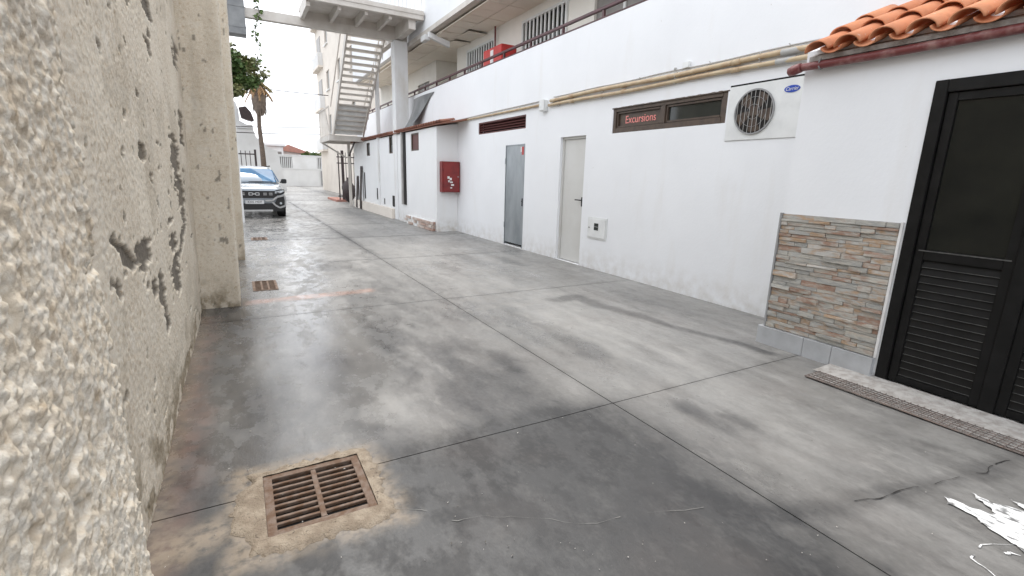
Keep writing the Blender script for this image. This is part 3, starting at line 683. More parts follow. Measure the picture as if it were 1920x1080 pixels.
# air conditioner
ac = thing('air_conditioner', 'white air conditioner condenser set flush in the wall beside the brown window', 'air conditioner', (WX, 3.5, 1.98))
m = MB().box(WX-.012, WX+.10, 2.902, 4.0635, 1.982, 2.5865)
m.build('casing', 'whitep', ac, bevel=.005)
n_ = 40; cy_, cz_, rr = 3.71, 2.285, .238
MB().cyl((WX-.0135, cy_, cz_), 0, rr, .003, 48).build('fan_opening', 'dark', ac)
m = MB()
for k in range(48):
    a, b = 2*math.pi*k/48, 2*math.pi*(k+1)/48
    m.bar((WX-.022, cy_+rr*math.cos(a), cz_+rr*math.sin(a)), (WX-.022, cy_+rr*math.cos(b), cz_+rr*math.sin(b)), .016, .014, (1, 0, 0))
m.build('fan_ring', 'trim', ac)
for k in range(5):
    m = MB(); t = k*2*math.pi/5+.5
    m.grid(6, 4, lambda a, b: (WX-.0155-.0045*b, cy_+(.05+.165*a)*math.cos(t+b*(.9-.25*a)), cz_+(.05+.165*a)*math.sin(t+b*(.9-.25*a)))); m.build('fan_blade', 'brown', ac)
MB().cyl((WX-.0185, cy_, cz_), 0, .05, .007, 20).build('fan_hub', 'brown', ac)
for k in range(-4, 5):
    y = k*.052; L = math.sqrt(max(0, (rr-.008)**2-y*y)); MB().tube([(WX-.026, cy_+y, cz_-L), (WX-.026, cy_+y, cz_+L)], .003, 6).build('grille_wire', 'conduit', ac)
for r2 in (.08, .16):
    MB().tube([(WX-.029, cy_+r2*math.cos(t), cz_+r2*math.sin(t)) for t in np.linspace(0, 2*math.pi, 33)], .0022, 5, False).build('grille_ring', 'trim', ac)
bp = [(3.30+.085*math.cos(t), 2.475+.036*math.sin(t)) for t in np.linspace(0, 2*math.pi, 33)[:-1]]
bd = MB().ext(bp, 0, WX-.017, WX-.0125).build('badge', 'blue', ac)
text('Carrier', .052, frame_facing('-x', (WX-.0185, 3.30, 2.475)), 'print', 'lettering', bd, .001, .9, .3)
MB().box(WX-.002, WX+.012, 2.9, 4.065, 2.588, 2.606).build('shadow_gap', 'black', ac)  # black strip paints the shadow line above the casing

# meter cabinet
mc = thing('meter_cabinet', 'small square white meter cabinet low on the wall beside the service door', 'cabinet', (WX, 6.33, .52))
MB().box(WX-.012, WX-.001, 6.09, 6.585, .515, .875).build('frame', 'whitep', mc, bevel=.003)
MB().box(WX-.022, WX-.0125, 6.115, 6.56, .54, .85).build('door', 'whitep', mc, bevel=.004)
MB().box(WX-.025, WX-.0225, 6.29, 6.40, .665, .78).build('viewing_window', 'glassd', mc); MB().box(WX-.026, WX-.0225, 6.285, 6.405, .718, .726).build('bar', 'trim', mc)
MB().cyl((WX-.026, 6.53, .70), 0, .013, .008, 12).build('lock', 'trim', mc)

# pipes along the wall
def clips(t, ys, z, x, r):
    for y in ys: MB().tube([(x+r*1.25*math.cos(a), y, z+r*1.25*math.sin(a)) for a in np.linspace(-2.4, 2.4, 9)], .005, 6).build('clip', 'conduit', t)
for z, lab, r, dy in ((2.845, 'upper cream drain pipe running along the white wall to the junction box', .029, 0), (2.762, 'lower cream drain pipe running along the white wall to the junction box', .026, .05)):
    t = thing('drain_pipe', lab, 'pipe', (WX, 5.5, z), 'cream pipes along the wall')
    pts = [(WX-.04+.008*math.sin(y*1.7+z*9), y, z+.008*math.sin(y*2.1+z*20)+.006*(y-3.3)) for y in np.arange(3.32+dy, 8.02, .35)]
    pts = [(WX-.10, 2.86+dy, z-.045), (WX-.06, 3.12+dy, z-.01)]+pts
    MB().tube(pts, r, 14).build('run', 'pipe', t, smooth=True)
    for y in (4.0, 5.9, 7.2): MB().tube([(WX-.04, y-.05, z+.006*(y-3.3)), (WX-.04, y+.05, z+.006*(y-3.3))], r*1.16, 14).build('coupling', 'pipe', t, smooth=True)
    MB().tube([(WX-.04, 3.24+dy, z), (WX-.045, 3.45+dy, z)], r*1.18, 14).build('elbow', 'conduit', t, smooth=True)
    clips(t, (3.7, 4.9, 6.4, 7.6), z+.012, WX-.04, r)
t = thing('drain_pipe', 'thin pipe running from the junction box towards the clay tiled annex eave', 'pipe', (WX, 10, 2.8))
MB().tube([(WX-.03, 8.13, 2.83), (WX-.03, 10, 2.84), (WX-.035, 12.2, 2.845)], .022, 10).build('run', 'pipe', t, smooth=True)
MB().tube([(WX-.022, 8.13, 2.90), (WX-.022, 10, 2.90), (WX-.03, 12.2, 2.885)], .011, 8).build('conduit', 'conduit', t, smooth=True); clips(t, (9, 10.2, 11.4), 2.838, WX-.03, .022)
t = thing('cable_conduit', 'thin grey cable conduit clipped to the wall above the cream pipes', 'conduit', (WX, 5.5, 2.92))
MB().tube([(WX-.014, y, 2.905+.005*(y-3.3)+.005*math.sin(y*4)) for y in np.arange(2.8, 8.0, .2)], .008, 8).build('run', 'conduit', t); clips(t, (3.4, 4.4, 5.6, 6.9), 2.915, WX-.014, .010)
MB().tube([(WX-.006, 4.95, 2.93), (WX-.006, 4.95, 2.95)], .02, 8).build('saddle', 'conduit', t)
t = thing('junction_box', 'white plastic junction box where the cream pipes end on the wall', 'box', (WX, 8.08, 2.7))
MB().box(WX-.085, WX-.001, 8.0, 8.16, 2.70, 2.90).build('box', 'whitep', t, bevel=.008); MB().box(WX-.095, WX-.0855, 7.995, 8.165, 2.72, 2.905).build('lid', 'whitep', t, bevel=.004)
t = thing('junction_box', 'tiny white junction box above the cream pipes over the lettered window', 'box', (WX, 4.75, 2.9))
MB().box(WX-.04, WX-.001, 4.70, 4.80, 2.91, 2.985).build('box', 'whitep', t, bevel=.006); MB().box(WX-.046, WX-.0405, 4.703, 4.797, 2.914, 2.981).build('lid', 'whitep', t)
for k in range(2): MB().tube([(WX-.02, 6.85+.07*k, 2.76), (WX-.02, 6.85+.07*k, 2.69)], .011, 8).build('drip_tap', 'conduit', t) if False else None

# balcony railing
rl = thing('balcony_railing', 'maroon steel handrail with short posts along the white parapet', 'railing', (WX+.06, 10, 3.92))
MB().bar((WX+.06, 3, 4.10), (WX+.06, 24.3, 4.06), .05, .05).build('handrail', 'railing', rl, bevel=.008)
MB().bar((WX+.04, 3, 3.945), (WX+.04, 24.3, 3.945), .05, .022).build('lower_rail', 'railing', rl, bevel=.004)
pmb = None
for y in (4.4, 5.5, 6.6, 7.7, 8.8, 9.9, 11, 12, 13, 14, 15, 16, 17, 18, 19.2, 20.4, 21.6):
    if pmb is None: o = MB().box(WX+.04, WX+.08, y-.022, y+.022, 3.92, 4.062).build('post', 'railing', rl, loc=(WX+.06, y, 3.92)); pmb = o.data
    else: link('post', pmb, rl, (0, y-10, 0))
# red cabinet and pipe on the balcony
t = thing('fire_hose_box', 'bright red box standing on the balcony behind the handrail', 'box', (5.75, 11.2, 2.95))
MB().box(5.55, 5.95, 10.65, 11.6, 3.7, 4.46).build('box', 'redb', t, bevel=.01); MB().box(5.54, 5.549, 11.05, 11.2, 3.9, 4.40).build('label_plate', 'print', t); MB().box(5.6, 5.9, 10.7, 11.55, 2.95, 3.699).build('stand', 'railing', t)
t = MB().tube([(6.22, 12.3, 2.95), (6.22, 12.3, 5.29)], .025, 8); tag(t.build('riser_pipe', 'maroon', None), 'thin maroon riser pipe between the two barred balcony windows', 'pipe')

# ================================================================== PORCH BLOCK WITH BLACK DOOR
BX = 4.35
pb = thing('porch_annex', 'white porch block with clay tile roof and black louvred door', 'porch', (BX, 1.0, 0))
m = MB(); wall_x(m, BX, .12, -6, 2.69, -.012, 2.60, [(-.6, 1.735, 0, 2.235)])
m.quad((BX, 2.69, 0), (WX, 2.69, 0), (WX, 2.69, 2.95), (BX, 2.69, 2.6)); m.quad((BX, -6, 2.6), (WX, -6, 2.95), (WX, 2.69, 2.95), (BX, 2.69, 2.6))
m.build('wall', 'wall', pb)
# door
bdoor = MB()
for q in ((1.655, 1.733, 0, 2.233), (-.598, -.52, 0, 2.233), (-.519, 1.654, 2.15, 2.233)): bdoor.box(BX-.012, BX+.07, *q)
bdoor = bdoor.build('entrance_door', 'black', pb, bevel=.004); bdoor['label'] = 'black aluminium door with glazed top and louvred lower panels'
for a, b in ((1.105, 1.650), (.42, 1.02), (-.5, .41)):
    f = MB()
    for q in ((a, a+.055, .02, 2.145), (b-.055, b, .02, 2.145), (a+.056, b-.056, .02, .075), (a+.056, b-.056, .985, 1.06), (a+.056, b-.056, 2.09, 2.145)): f.box(BX+.01, BX+.055, *q)
    f.build('leaf_frame', 'black', bdoor, bevel=.003)
    MB().box(BX+.028, BX+.034, a+.056, b-.056, 1.061, 2.089).build('pane', 'glassb', bdoor)
    MB().box(BX+.004, BX+.0098, a+.02, b-.02, 1.048, 1.056).build('bead', 'edge', bdoor)
    sm_ = None
    for k in range(16):
        z = .082+k*.0565
        s_ = MB().ext([(BX+.020, z), (BX+.026, z), (BX+.040, z+.054), (BX+.034, z+.054)], 1, a+.056, b-.056).build('slat', 'black', bdoor)
        MB().box(BX+.0175, BX+.0198, a+.058, b-.058, z-.001, z+.0025).build('slat_glint', 'edge', bdoor)
MB().box(BX-.006, BX+.06, 1.021, 1.104, .0, 2.149).build('mullion', 'black', bdoor, bevel=.004)
MB().box(BX+.088, BX+.098, -.58, 1.71, .02, 2.2).build('backing', 'dark', bdoor)
# stone cladding
cl = MB().box(BX-.012, BX-.001, 1.762, 2.686, .168, 1.238).build('stone_cladding', 'thresh', pb); cl['label'] = 'ledge stone cladding panel in mixed grey, beige and rust'
MB().box(BX-.034, BX-.002, 2.6865, 2.702, .168, 1.245).build('edge_trim', 'trim', cl); MB().box(BX-.026, BX-.001, 1.745, 1.7615, .168, 1.245).build('edge_trim', 'print', cl)
z = .171
while z < 1.225:
    h = random.choice((.024, .030, .036, .042, .05)); h = min(h, 1.236-z); y = 1.764-random.random()*.0
    first = True
    while y < 2.682:
        L = random.uniform(.08, .34) if not first else random.uniform(.04, .28); first = False
        if 2.684-(y+L) < .06: L = 2.684-y
        px_ = BX-.015-random.random()**1.6*.032
        b_ = MB().box(px_, BX-.0125, y+.0012, y+L-.0012, z+.001, z+h-.001)
        j = b_.v
        for vi in (0, 3, 4, 7): j[vi] = (j[vi][0]+random.uniform(-.004, .004), j[vi][1], j[vi][2])
        b_.build('stone', 'stone', cl, bevel=.002); y += L
    z += h
sk = [1.748, 2.06, 2.30, 2.745]
for a, b in zip(sk[:-1], sk[1:]):
    o = MB().box(BX-.055, BX-.0135, a+.0015, b-.0015, -.004, .166).build('skirting_tile', 'skirt', pb, bevel=.002)
MB().box(BX-.0525, WX-.3, 2.703, 2.744, -.004, .165).build('skirting_return', 'skirt', pb)
# threshold and metal mesh strip
MB().grid(4, 90, lambda a, b: (4.045+a*.29, 2.05-b*3.2, .004+.016*a+.006*(float(fbm(np.array(a*9), np.array(b*60), 3, 9))-.5))).build('threshold', 'thresh', pb, smooth=True)
gs = thing('mesh_strip', 'rusty wire mesh strip lying on the concrete along the black door', 'grating', (3.95, 1, 0))
MB().grid(3, 90, lambda a, b: (3.845+a*.195, 2.0-b*3.1, .0035+.002*float(vn(np.array(a*5), np.array(b*70), 3)))).build('bed', 'thresh', gs)
m = MB(); wv = None
for k in range(6):
    x = 3.845+k*.038; MB().tube([(x+.004*math.sin(y*3+k), y, .012+.003*math.sin(y*5+k)) for y in np.arange(2.0, -1.1, -.1)], .0032 if k else .006, 6).build('long_wire', 'wire', gs)
for k in range(78):
    y = 1.99-k*.039
    if wv is None: o = MB().tube([(3.84, y, .016), (4.04, y-.006, .018)], .0026, 5).build('cross_wire', 'wire', gs, loc=(3.95, y, 0)); wv = o.data
    else: o = link('cross_wire', wv, gs, (0, y-1, random.uniform(-.002, .002))); o.rotation_euler = (0, 0, random.uniform(-.03, .03))
# tile roof
rf = MB().ext([(4.27, 2.50), (4.35, 2.50), (5.169, 2.86), (5.169, 2.905), (4.27, 2.535)], 1, -6, 2.62).build('roof', 'thresh', pb)
slope = math.atan2(2.93-2.535, 5.17-4.20); ds = (math.cos(slope), math.sin(slope))
def tile_mesh(name, r0, r1, L, up, thick=.012, n=12):
    m = MB(); i = 0
    for s_, rr_ in ((0, r0), (L, r1)):
        for q in (0, thick):
            for k in range(n+1):
                a = math.pi*k/n; R2 = rr_-q
                m.v.append((s_, R2*math.cos(a), (R2*math.sin(a)*.80) if up else (-(R2*math.sin(a))*.62)))
    o = lambda s_, q, k: (s_*2+q)*(n+1)+k
    for k in range(n):
        m.f += [(o(0, 0, k), o(0, 0, k+1), o(1, 0, k+1), o(1, 0, k)), (o(0, 1, k), o(1, 1, k), o(1, 1, k+1), o(0, 1, k+1)), (o(0, 0, k), o(0, 1, k), o(0, 1, k+1), o(0, 0, k+1)), (o(1, 0, k), o(1, 0, k+1), o(1, 1, k+1), o(1, 1, k))]
    for k in (0, n): m.f.append((o(0, 0, k), o(1, 0, k), o(1, 1, k), o(0, 1, k)))
    t_ = m.build(name, 'tile', None, smooth=True, loc=(0, 0, 0)); me = t_.data; bpy.data.objects.remove(t_); return me
cov = tile_mesh('cover_tile', .098, .080, .42, True); pan = tile_mesh('pan_tile', .082, .096, .42, False)
for c in range(24):
    yc = 2.525-c*.236
    for k in range(3):
        s0 = k*.345
        for me, dy, dz, nm in ((cov, 0, .030+.016*(k > 0), 'cover_tile'), (pan, -.118, .045, 'pan_tile')):
            o = link(nm, me, rf, (4.185+s0*ds[0]+random.uniform(-.008, .008)-BX, yc+dy+random.uniform(-.006, .006)-1.0, 2.525+s0*ds[1]+dz+.012*k), (random.uniform(-.04, .04), -slope+random.uniform(-.02, .01), random.uniform(-.025, .025)))
MB().box(4.34, 4.3485, -5.9, 2.62, 2.45, 2.52).build('eave_mortar', 'thresh', pb)
gt = thing('gutter_pipe', 'maroon painted pipe running along the eave under the clay tiles', 'pipe', (4.29, 1, 2.44))
MB().tube([(4.275, y, 2.468+.006*math.sin(y*2.3)) for y in np.arange(2.70, -4, -.2)], .031, 14).build('run', 'maroon', gt, smooth=True)
MB().tube([(4.275, 2.68, 2.468), (4.275, 2.70, 2.465), (4.274, 2.75, 2.455), (4.274, 2.785, 2.448), (4.274, 2.80, 2.446)], [.036, .040, .042, .034, .012], 14).build('end_cap', 'maroon', gt, smooth=True)
for y in (2.52, .9): MB().tube([(4.275+.038*math.cos(a), y, 2.468+.038*math.sin(a)) for a in np.linspace(-2.6, 2.9, 11)], .006, 6).tube([(4.30, y, 2.505), (4.35, y, 2.53)], .006, 6).build('bracket', 'trim', gt)

# ================================================================== CLAY-EAVED ANNEX (projects from the wall further down)
AX = 4.58
an = thing('lean_to_annex', 'low white lean-to annex with brown clay eave and small windows', 'annex', (AX, 17.4, 0))
AH = [(13.72, 14.45, 2.15, 2.64), (16.40, 16.86, 2.14, 2.70), (19.58, 20.15, 2.13, 2.62), (16.25, 16.62, .39, .76), (17.55, 17.72, .40, .61), (18.55, 18.75, .52, .94), (20.55, 20.8, .45, 1.5)]
m = MB(); wall_x(m, AX, .09, 12.3, 22.6, -.012, 2.70, AH)
m.quad((AX, 12.3, -.01), (WX-.002, 12.3, -.01), (WX-.002, 12.3, 2.80), (AX, 12.3, 2.70)); m.quad((AX, 22.6, 0), (WX-.002, 22.6, 0), (WX-.002, 22.6, 2.8), (AX, 22.6, 2.7))
m.quad((AX, 12.3, 2.70), (WX-.002, 12.3, 2.80), (WX-.002, 22.6, 2.80), (AX, 22.6, 2.70)); m.build('wall', 'annex', an)
for k, (a, b, c, d) in enumerate(AH):
    if k < 3:
        f = MB()
        for q in ((a, a+.04, c, d), (b-.04, b, c, d), (a+.041, b-.041, d-.04, d), (a+.041, b-.041, c, c+.04)): f.box(AX+.02, AX+.07, *q)
        wn = f.build('window', 'brown', an); MB().box(AX+.045, AX+.055, a+.04, b-.04, c+.04, d-.04).build('pane', 'louvre' if k == 0 else 'glassd', wn)
    else: MB().box(AX+.012, AX+.05, a, b, c, d).build('vent_opening', 'dark', an)  # dark plate near the wall face paints the shade inside the opening
# eave tiles
ev = MB().ext([(4.50, 2.72), (WX-.003, 2.84), (WX-.003, 2.88), (4.50, 2.745)], 1, 11.6, 22.7).build('roof', 'oldtile', an)
et = tile_mesh('eave_tile', .085, .07, .40, True, n=8)
et.materials.clear(); et.materials.append(MT['oldtile'])
for k in range(56):
    y = 11.75+k*.196
    if abs(y-16.05) < .25: continue
    link('eave_tile', et, ev, (4.455-AX, y-17.4, 2.745), (random.uniform(-.06, .06), -.20+random.uniform(-.04, .04), random.uniform(-.05, .05)))
# brick ledge with the plaster gone
lg = MB().box(4.50, AX-.002, 12.45, 14.75, -.01, .255).build('brick_ledge', 'annex', an); lg['label'] = 'low ledge with bricks showing through broken plaster'
for c in range(3):
    y = 12.36+(c % 2)*.11
    while y < 14.7:
        L = .22
        if y < 13.5 or random.random() < .45: MB().box(4.478-random.random()*.012, 4.4995, y, y+L-.018, .006+c*.085, .074+c*.085).build('brick', 'brick', lg, bevel=.004)
        y += L
for c in range(3): MB().box(4.497, 4.575, 12.425-random.random()*.012, 12.4495, .006+c*.085, .074+c*.085).build('brick', 'brick', lg, bevel=.004)
MB().box(AX-.10, AX-.003, 16.35, 22.4, -.01, .33).build('plinth', 'cream', an)
# fire hose cabinet on the end face
fc = thing('fire_hose_cabinet', 'red fire hose cabinet with white print on the end of the annex', 'cabinet', (4.92, 12.2, 1.05))
MB().box(4.66, 5.155, 12.115, 12.298, 1.05, 1.835).build('case', 'red', fc, bevel=.008)
MB().box(4.69, 5.135, 12.100, 12.1145, 1.075, 1.81).build('door', 'red', fc, bevel=.006)
for q in ((4.80, 4.86, 1.40, 1.46), (4.86, 4.92, 1.36, 1.42), (4.87, 4.95, 1.29, 1.33), (4.82, 4.86, 1.31, 1.36), (4.90, 4.98, 1.22, 1.26), (4.88, 4.93, 1.15, 1.18)): MB().box(q[0], q[1], 12.0975, 12.0995, q[2], q[3]).build('print', 'print', fc)
MB().cyl((5.10, 12.095, 1.45), 1, .018, .01, 12).build('lock', 'trim', fc)
# downpipe and dark-coloured strip standing in for the shaded gap by the column, grey sheet hanging above
dp = thing('downpipe', 'grey square downpipe with a dark gap beside the white column', 'pipe', (4.52, 15.2, .5))
MB().box(4.50, 4.575, 15.15, 15.26, .55, 2.74).build('run', 'conduit', dp, bevel=.006); MB().box(4.545, 4.577, 14.95, 15.14, .55, 2.735).build('dark_gap_strip', 'dark', dp)
sh = MB(); g0 = MB().grid(10, 10, lambda a, b: (5.14-.42*b*b-.05*math.sin(a*3), 15.82-(1-a)*(1.85-1.35*b**.6), 3.80-1.02*b))
i = len(g0.v); g0.v += [(x+.012, y, z+.006) for x, y, z in g0.v]; g0.f += [tuple(k+i for k in f)[::-1] for f in g0.f]
tag(g0.build('hanging_sheet', 'tarp', None, smooth=True), 'curved grey metal sheet hanging from the parapet beside the white column', 'sheet')

# ================================================================== FOOTBRIDGE
fb = thing('footbridge', 'off-white steel footbridge platform on a white column over the alley', 'footbridge', (4.75, 16, 0))
MB().box(4.55, 4.97, 15.82, 16.2, 0, 5.46).build('column', 'colw', fb, bevel=.01)
MB().box(.56, 5.0, 15.92, 16.10, 5.462, 5.70).build('rear_beam', 'steelw', fb, bevel=.005)
MB().box(2.031, 5.0, 15.93, 16.09, 5.702, 5.861).build('rear_upper_beam', 'steelw', fb)
MB().box(1.93, 5.02, 14.42, 14.56, 5.74, 5.98).build('front_beam', 'steelw', fb, bevel=.005)
MB().box(1.93, 2.03, 14.561, 15.919, 5.62, 5.86).build('end_beam', 'steelw', fb)
MB().box(4.62, 4.82, 14.561, 15.919, 5.50, 5.86).build('column_head', 'steelw', fb)
for x in (2.75, 3.45, 4.1): MB().box(x-.045, x+.045, 14.561, 15.919, 5.66, 5.86).build('joist', 'steelw', fb)
MB().box(1.93, 5.03, 14.4, 16.2, 5.862, 5.93).build('deck', 'steelw', fb)
MB().box(4.56, 4.74, 16.101, 18.3, 5.47, 5.69).build('side_beam', 'steelw', fb)
MB().box(4.52, 4.64, 18.12, 18.26, .33, 5.469).build('rear_post', 'colw', fb)
MB().box(4.975, 5.12, 14.2, 14.6, 5.20, 5.34).build('wall_bracket', 'colw', fb)
MB().ext([(4.98, 5.20), (5.6, 5.02), (5.6, 5.16), (4.98, 5.335)], 1, 13.9, 14.02).build('wall_bracket', 'colw', fb)
MB().box(.10, .56, 15.8, 16.25, 5.0, 6.4).box(.09, .57, 15.79, 16.26, 5.16, 5.19).box(.09, .57, 15.79, 16.26, 5.66, 5.69).build('head_box', 'tarp', fb)
MB().box(-.55, .10, 15.88, 16.2, 0, 6.4).build('far_post', 'colw', fb)
MB().bar((1.95, 14.45, 6.9), (5.0, 14.45, 6.9), .04, .04).build('handrail', 'whitep', fb)
bm_ = None
for k in range(28):
    x = 2.0+k*.11
    if bm_ is None: o = MB().box(x-.009, x+.009, 14.44, 14.46, 5.931, 6.88).build('baluster', 'whitep', fb, loc=(x, 14.45, 5.93)); bm_ = o.data
    else: link('baluster', bm_, fb, (x-4.75, 14.45-16, 5.93))

# ================================================================== STAIRCASE
stt = thing('metal_staircase', 'open-tread white steel staircase dropping from the footbridge to a landing', 'staircase', (3.9, 19, 0))
ya, za, yb, zb = 16.3, 5.62, 20.55, 2.98; xl0, xl1 = 3.34, 4.46
for x, w_ in ((xl0, .05), (xl1, .05)): MB().bar((x-.08, ya, za), (x+.10, yb, zb), w_, .24).build('stringer', 'steelw', stt)
nT = 17; tm = None
for k in range(nT):
    t = (k+.5)/nT; y = ya+(yb-ya)*t; z = za+(zb-za)*t+.02; x = (xl0+xl1)/2+.18*(t-.45)
    if tm is None: o = MB().box(x-.535, x+.535, y-.14, y+.14, z-.02, z+.02).build('tread', 'steelw', stt, loc=(x, y, z)); tm = o.data
    else: link('tread', tm, stt, (x-3.9, y-19, z))
for k in range(11, 17):
    t = (k+.5)/nT; y = ya+(yb-ya)*t; z = za+(zb-za)*t; x = (xl0+xl1)/2+.18*(t-.45); MB().box(x-.53, x+.53, y+.125, y+.139, z-.13, z-.002).build('riser', 'whitep', stt)
MB().box(3.29, 4.78, 20.56, 22.95, 2.78, 2.86).build('landing', 'steelw', stt)
for a, b, c, d in ((3.27, 3.33, 20.5, 23), (4.74, 4.80, 20.5, 23), (3.331, 4.739, 20.5, 20.555), (3.331, 4.739, 22.951, 23)): MB().box(a, b, c, d, 2.68, 2.88).build('landing_beam', 'steelw', stt)
for x, y in ((4.42, 22.85), (3.95, 21.2)): MB().box(x-.055, x+.055, y-.055, y+.055, 0, 2.679).build('post', 'steelw', stt) if x > 4 else MB().bar((3.3, 22.7, 2.68), (4.3, 22.8, 2.1), .06, .06).build('brace', 'steelw', stt)
MB().bar((4.42, 22.80, 2.2), (4.42, 21.6, 2.7), .05, .05).build('brace', 'iron', stt)
lat = MB()
for k in range(15):
    y = 20.55+k*.17; lat.bar((3.3, y, 2.9), (3.3, min(y+.9, 23), 2.9+min(.9, 23-y)*1.1), .02, .02); lat.bar((3.3, y, 2.9+min(.9, y-20.5)*1.1), (3.3, max(y-.9, 20.5), 2.9), .02, .02)
lat.bar((3.3, 20.5, 3.92), (3.3, 23, 3.92), .04, .05); lat.bar((3.3, 23, 2.88), (3.3, 23, 3.9), .04, .04); lat.bar((3.3, 20.52, 2.88), (3.3, 20.52, 3.9), .04, .04); lat.build('lattice_guard', 'steelw', stt)
for x in (xl0-.06, xl1+.06): MB().tube([(x, ya+.1, za+.95), (x+.1, yb, zb+.95)], .022, 8).build('handrail', 'steelw', stt)
for k in range(8):
    t = (k+.5)/8; MB().bar((xl1+.03+.15*t, ya+(yb-ya)*t, za+(zb-za)*t), (xl1+.06+.1*t, ya+(yb-ya)*t, za+(zb-za)*t+.93), .022, .022).build('baluster', 'steelw', stt)

# ================================================================== CAR
CXc, CY = .43, 17.35
car = thing('parked_car', 'silver crossover car with black grille parked facing down the alley', 'car', (CXc, CY, 0))
def sect(d, wdt, zb_, zt, crown=.03, tuck=.05):
    h = [(0, zb_), (wdt*.86, zb_), (wdt-.02, zb_+.10), (wdt, zb_+.28), (wdt, zb_+(zt-zb_)*.62), (wdt-.03, zt-.10), (wdt-tuck-.05, zt-.02), (wdt*.72, zt+crown*.5), (0, zt+crown)]
    return [(x, z) for x, z in h]+[(-x, z) for x, z in h[-2:0:-1]]
def loft(secs, mb):
    i0 = len(mb.v); n = len(secs[0][1])
    for d, s_ in secs: mb.v += [(CXc+x, CY+d, z) for x, z in s_]
    for k in range(len(secs)-1):
        for j in range(n): mb.f.append((i0+k*n+j, i0+k*n+(j+1) % n, i0+(k+1)*n+(j+1) % n, i0+(k+1)*n+j))
    mb.f.append(tuple(i0+j for j in range(n))); mb.f.append(tuple(i0+(len(secs)-1)*n+j for j in range(n))[::-1]); return mb
S = [(0.03, .74, .27, .84), (.06, .80, .24, .89), (.14, .86, .22, .925), (.4, .895, .22, .975), (.9, .90, .22, 1.02), (1.25, .90, .22, 1.05), (2.4, .90, .22, 1.06), (3.5, .90, .24, 1.07), (3.95, .87, .28, 1.05), (4.08, .80, .36, .98)]
loft([(d, sect(d, a, b, c)) for d, a, b, c in S], MB()).build('body', 'carp', car, smooth=True)
def csec(wb_, wt, zb_, zt): return [(wb_, zb_), (wb_-.02, zb_+(zt-zb_)*.3), (wt+.05, zt-.10), (wt, zt-.03), (wt*.7, zt+.01), (0, zt+.02), (-wt*.7, zt+.01), (-wt, zt-.03), (-wt-.05, zt-.10), (-wb_+.02, zb_+(zt-zb_)*.3), (-wb_, zb_)]
loft([(1.12, csec(.80, .76, 1.0, 1.08)), (1.45, csec(.83, .70, 1.0, 1.30)), (1.86, csec(.84, .62, 1.0, 1.535)), (2.1, csec(.84, .62, 1.0, 1.585)), (3.0, csec(.84, .61, 1.0, 1.60)), (3.6, csec(.82, .59, 1.0, 1.55)), (3.98, csec(.78, .60, 1.0, 1.12))], MB()).build('cabin', 'carp', car, smooth=True)
def cq(name, pts, mat, th=.012, par=car):
    """thin curved panel through points (x, d, z) with thickness towards the front"""
    p = [(CXc+x, CY+d, z) for x, d, z in pts]; m = MB(); n = len(p); m.v = p+[(x, y+th, z-.004) for x, y, z in p]
    m.f = [tuple(range(n)), tuple(range(n, 2*n))[::-1]]+[(k, (k+1) % n, n+(k+1) % n, n+k) for k in range(n)]; return m.build(name, mat, par)
ws = cq('windscreen', [(-.70, 1.10, 1.09), (.70, 1.10, 1.09), (.74, 1.17, 1.10), (.655, 1.70, 1.46), (.60, 1.775, 1.515), (0, 1.76, 1.535), (-.60, 1.775, 1.515), (-.655, 1.70, 1.46), (-.74, 1.17, 1.10)], 'cargls', .05)
for s_ in (-1, 1): MB().bar((CXc+s_*.10, CY+1.09, 1.10), (CXc+s_*.10+.5, CY+1.10, 1.115), .018, .018).build('wiper', 'carblk', car)
for s_ in (-1, 1):
    for a, b, c, d in ((1.55, 2.45, 1.95, 2.4), (2.5, 3.3, 2.5, 3.2)):
        pts = [(s_*.845, a, 1.10), (s_*.845, b, 1.10), (s_*.675, d, 1.49), (s_*.675, c, 1.49)]; m = MB(); p = [(CXc+x, CY+y, z) for x, y, z in pts]
        m.v = p+[(x-s_*.03, y, z) for x, y, z in p]; m.f = [(0, 1, 2, 3), (7, 6, 5, 4), (0, 1, 5, 4), (1, 2, 6, 5), (2, 3, 7, 6), (3, 0, 4, 7)]; m.build('side_window', 'cargls', car)
    mr = MB().bar((CXc+s_*.84, CY+1.42, 1.08), (CXc+s_*.92, CY+1.42, 1.10), .08, .05).box(CXc+s_*.99-.095, CXc+s_*.99+.075, CY+1.36, CY+1.50, 1.05, 1.20).build('wing_mirror', 'carblk', car, bevel=.02)
    MB().bar((CXc+s_*.60, CY+1.95, 1.62), (CXc+s_*.60, CY+3.5, 1.61), .035, .035).build('roof_rail', 'carblk', car)
gr = MB().ext([(CXc-.62, .62), (CXc+.62, .62), (CXc+.68, .80), (CXc+.56, .845), (CXc-.56, .845), (CXc-.68, .80)], 1, CY-.005, CY+.09).build('grille', 'carblk', car, bevel=.01)
for x in (-.47, -.31, .31, .47): MB().box(CXc+x-.05, CXc+x+.05, CY-.013, CY-.0055, .765, .785).box(CXc+x-.05, CXc+x+.05, CY-.013, CY-.0055, .715, .735).build('grille_mark', 'carchr', gr)
em = MB()
for s_ in (-1, 1): em.bar((CXc+s_*.01, CY-.012, .75), (CXc+s_*.06, CY-.012, .785), .02, .016, (0, 1, 0)).bar((CXc+s_*.01, CY-.012, .75), (CXc+s_*.06, CY-.012, .715), .02, .016, (0, 1, 0)).bar((CXc+s_*.055, CY-.012, .785), (CXc+s_*.145, CY-.012, .785), .016, .016, (0, 1, 0)).bar((CXc+s_*.055, CY-.012, .715), (CXc+s_*.145, CY-.012, .715), .016, .016, (0, 1, 0)).bar((CXc+s_*.14, CY-.012, .71), (CXc+s_*.14, CY-.012, .79), .018, .016, (0, 1, 0))
em.build('emblem', 'plate', gr)
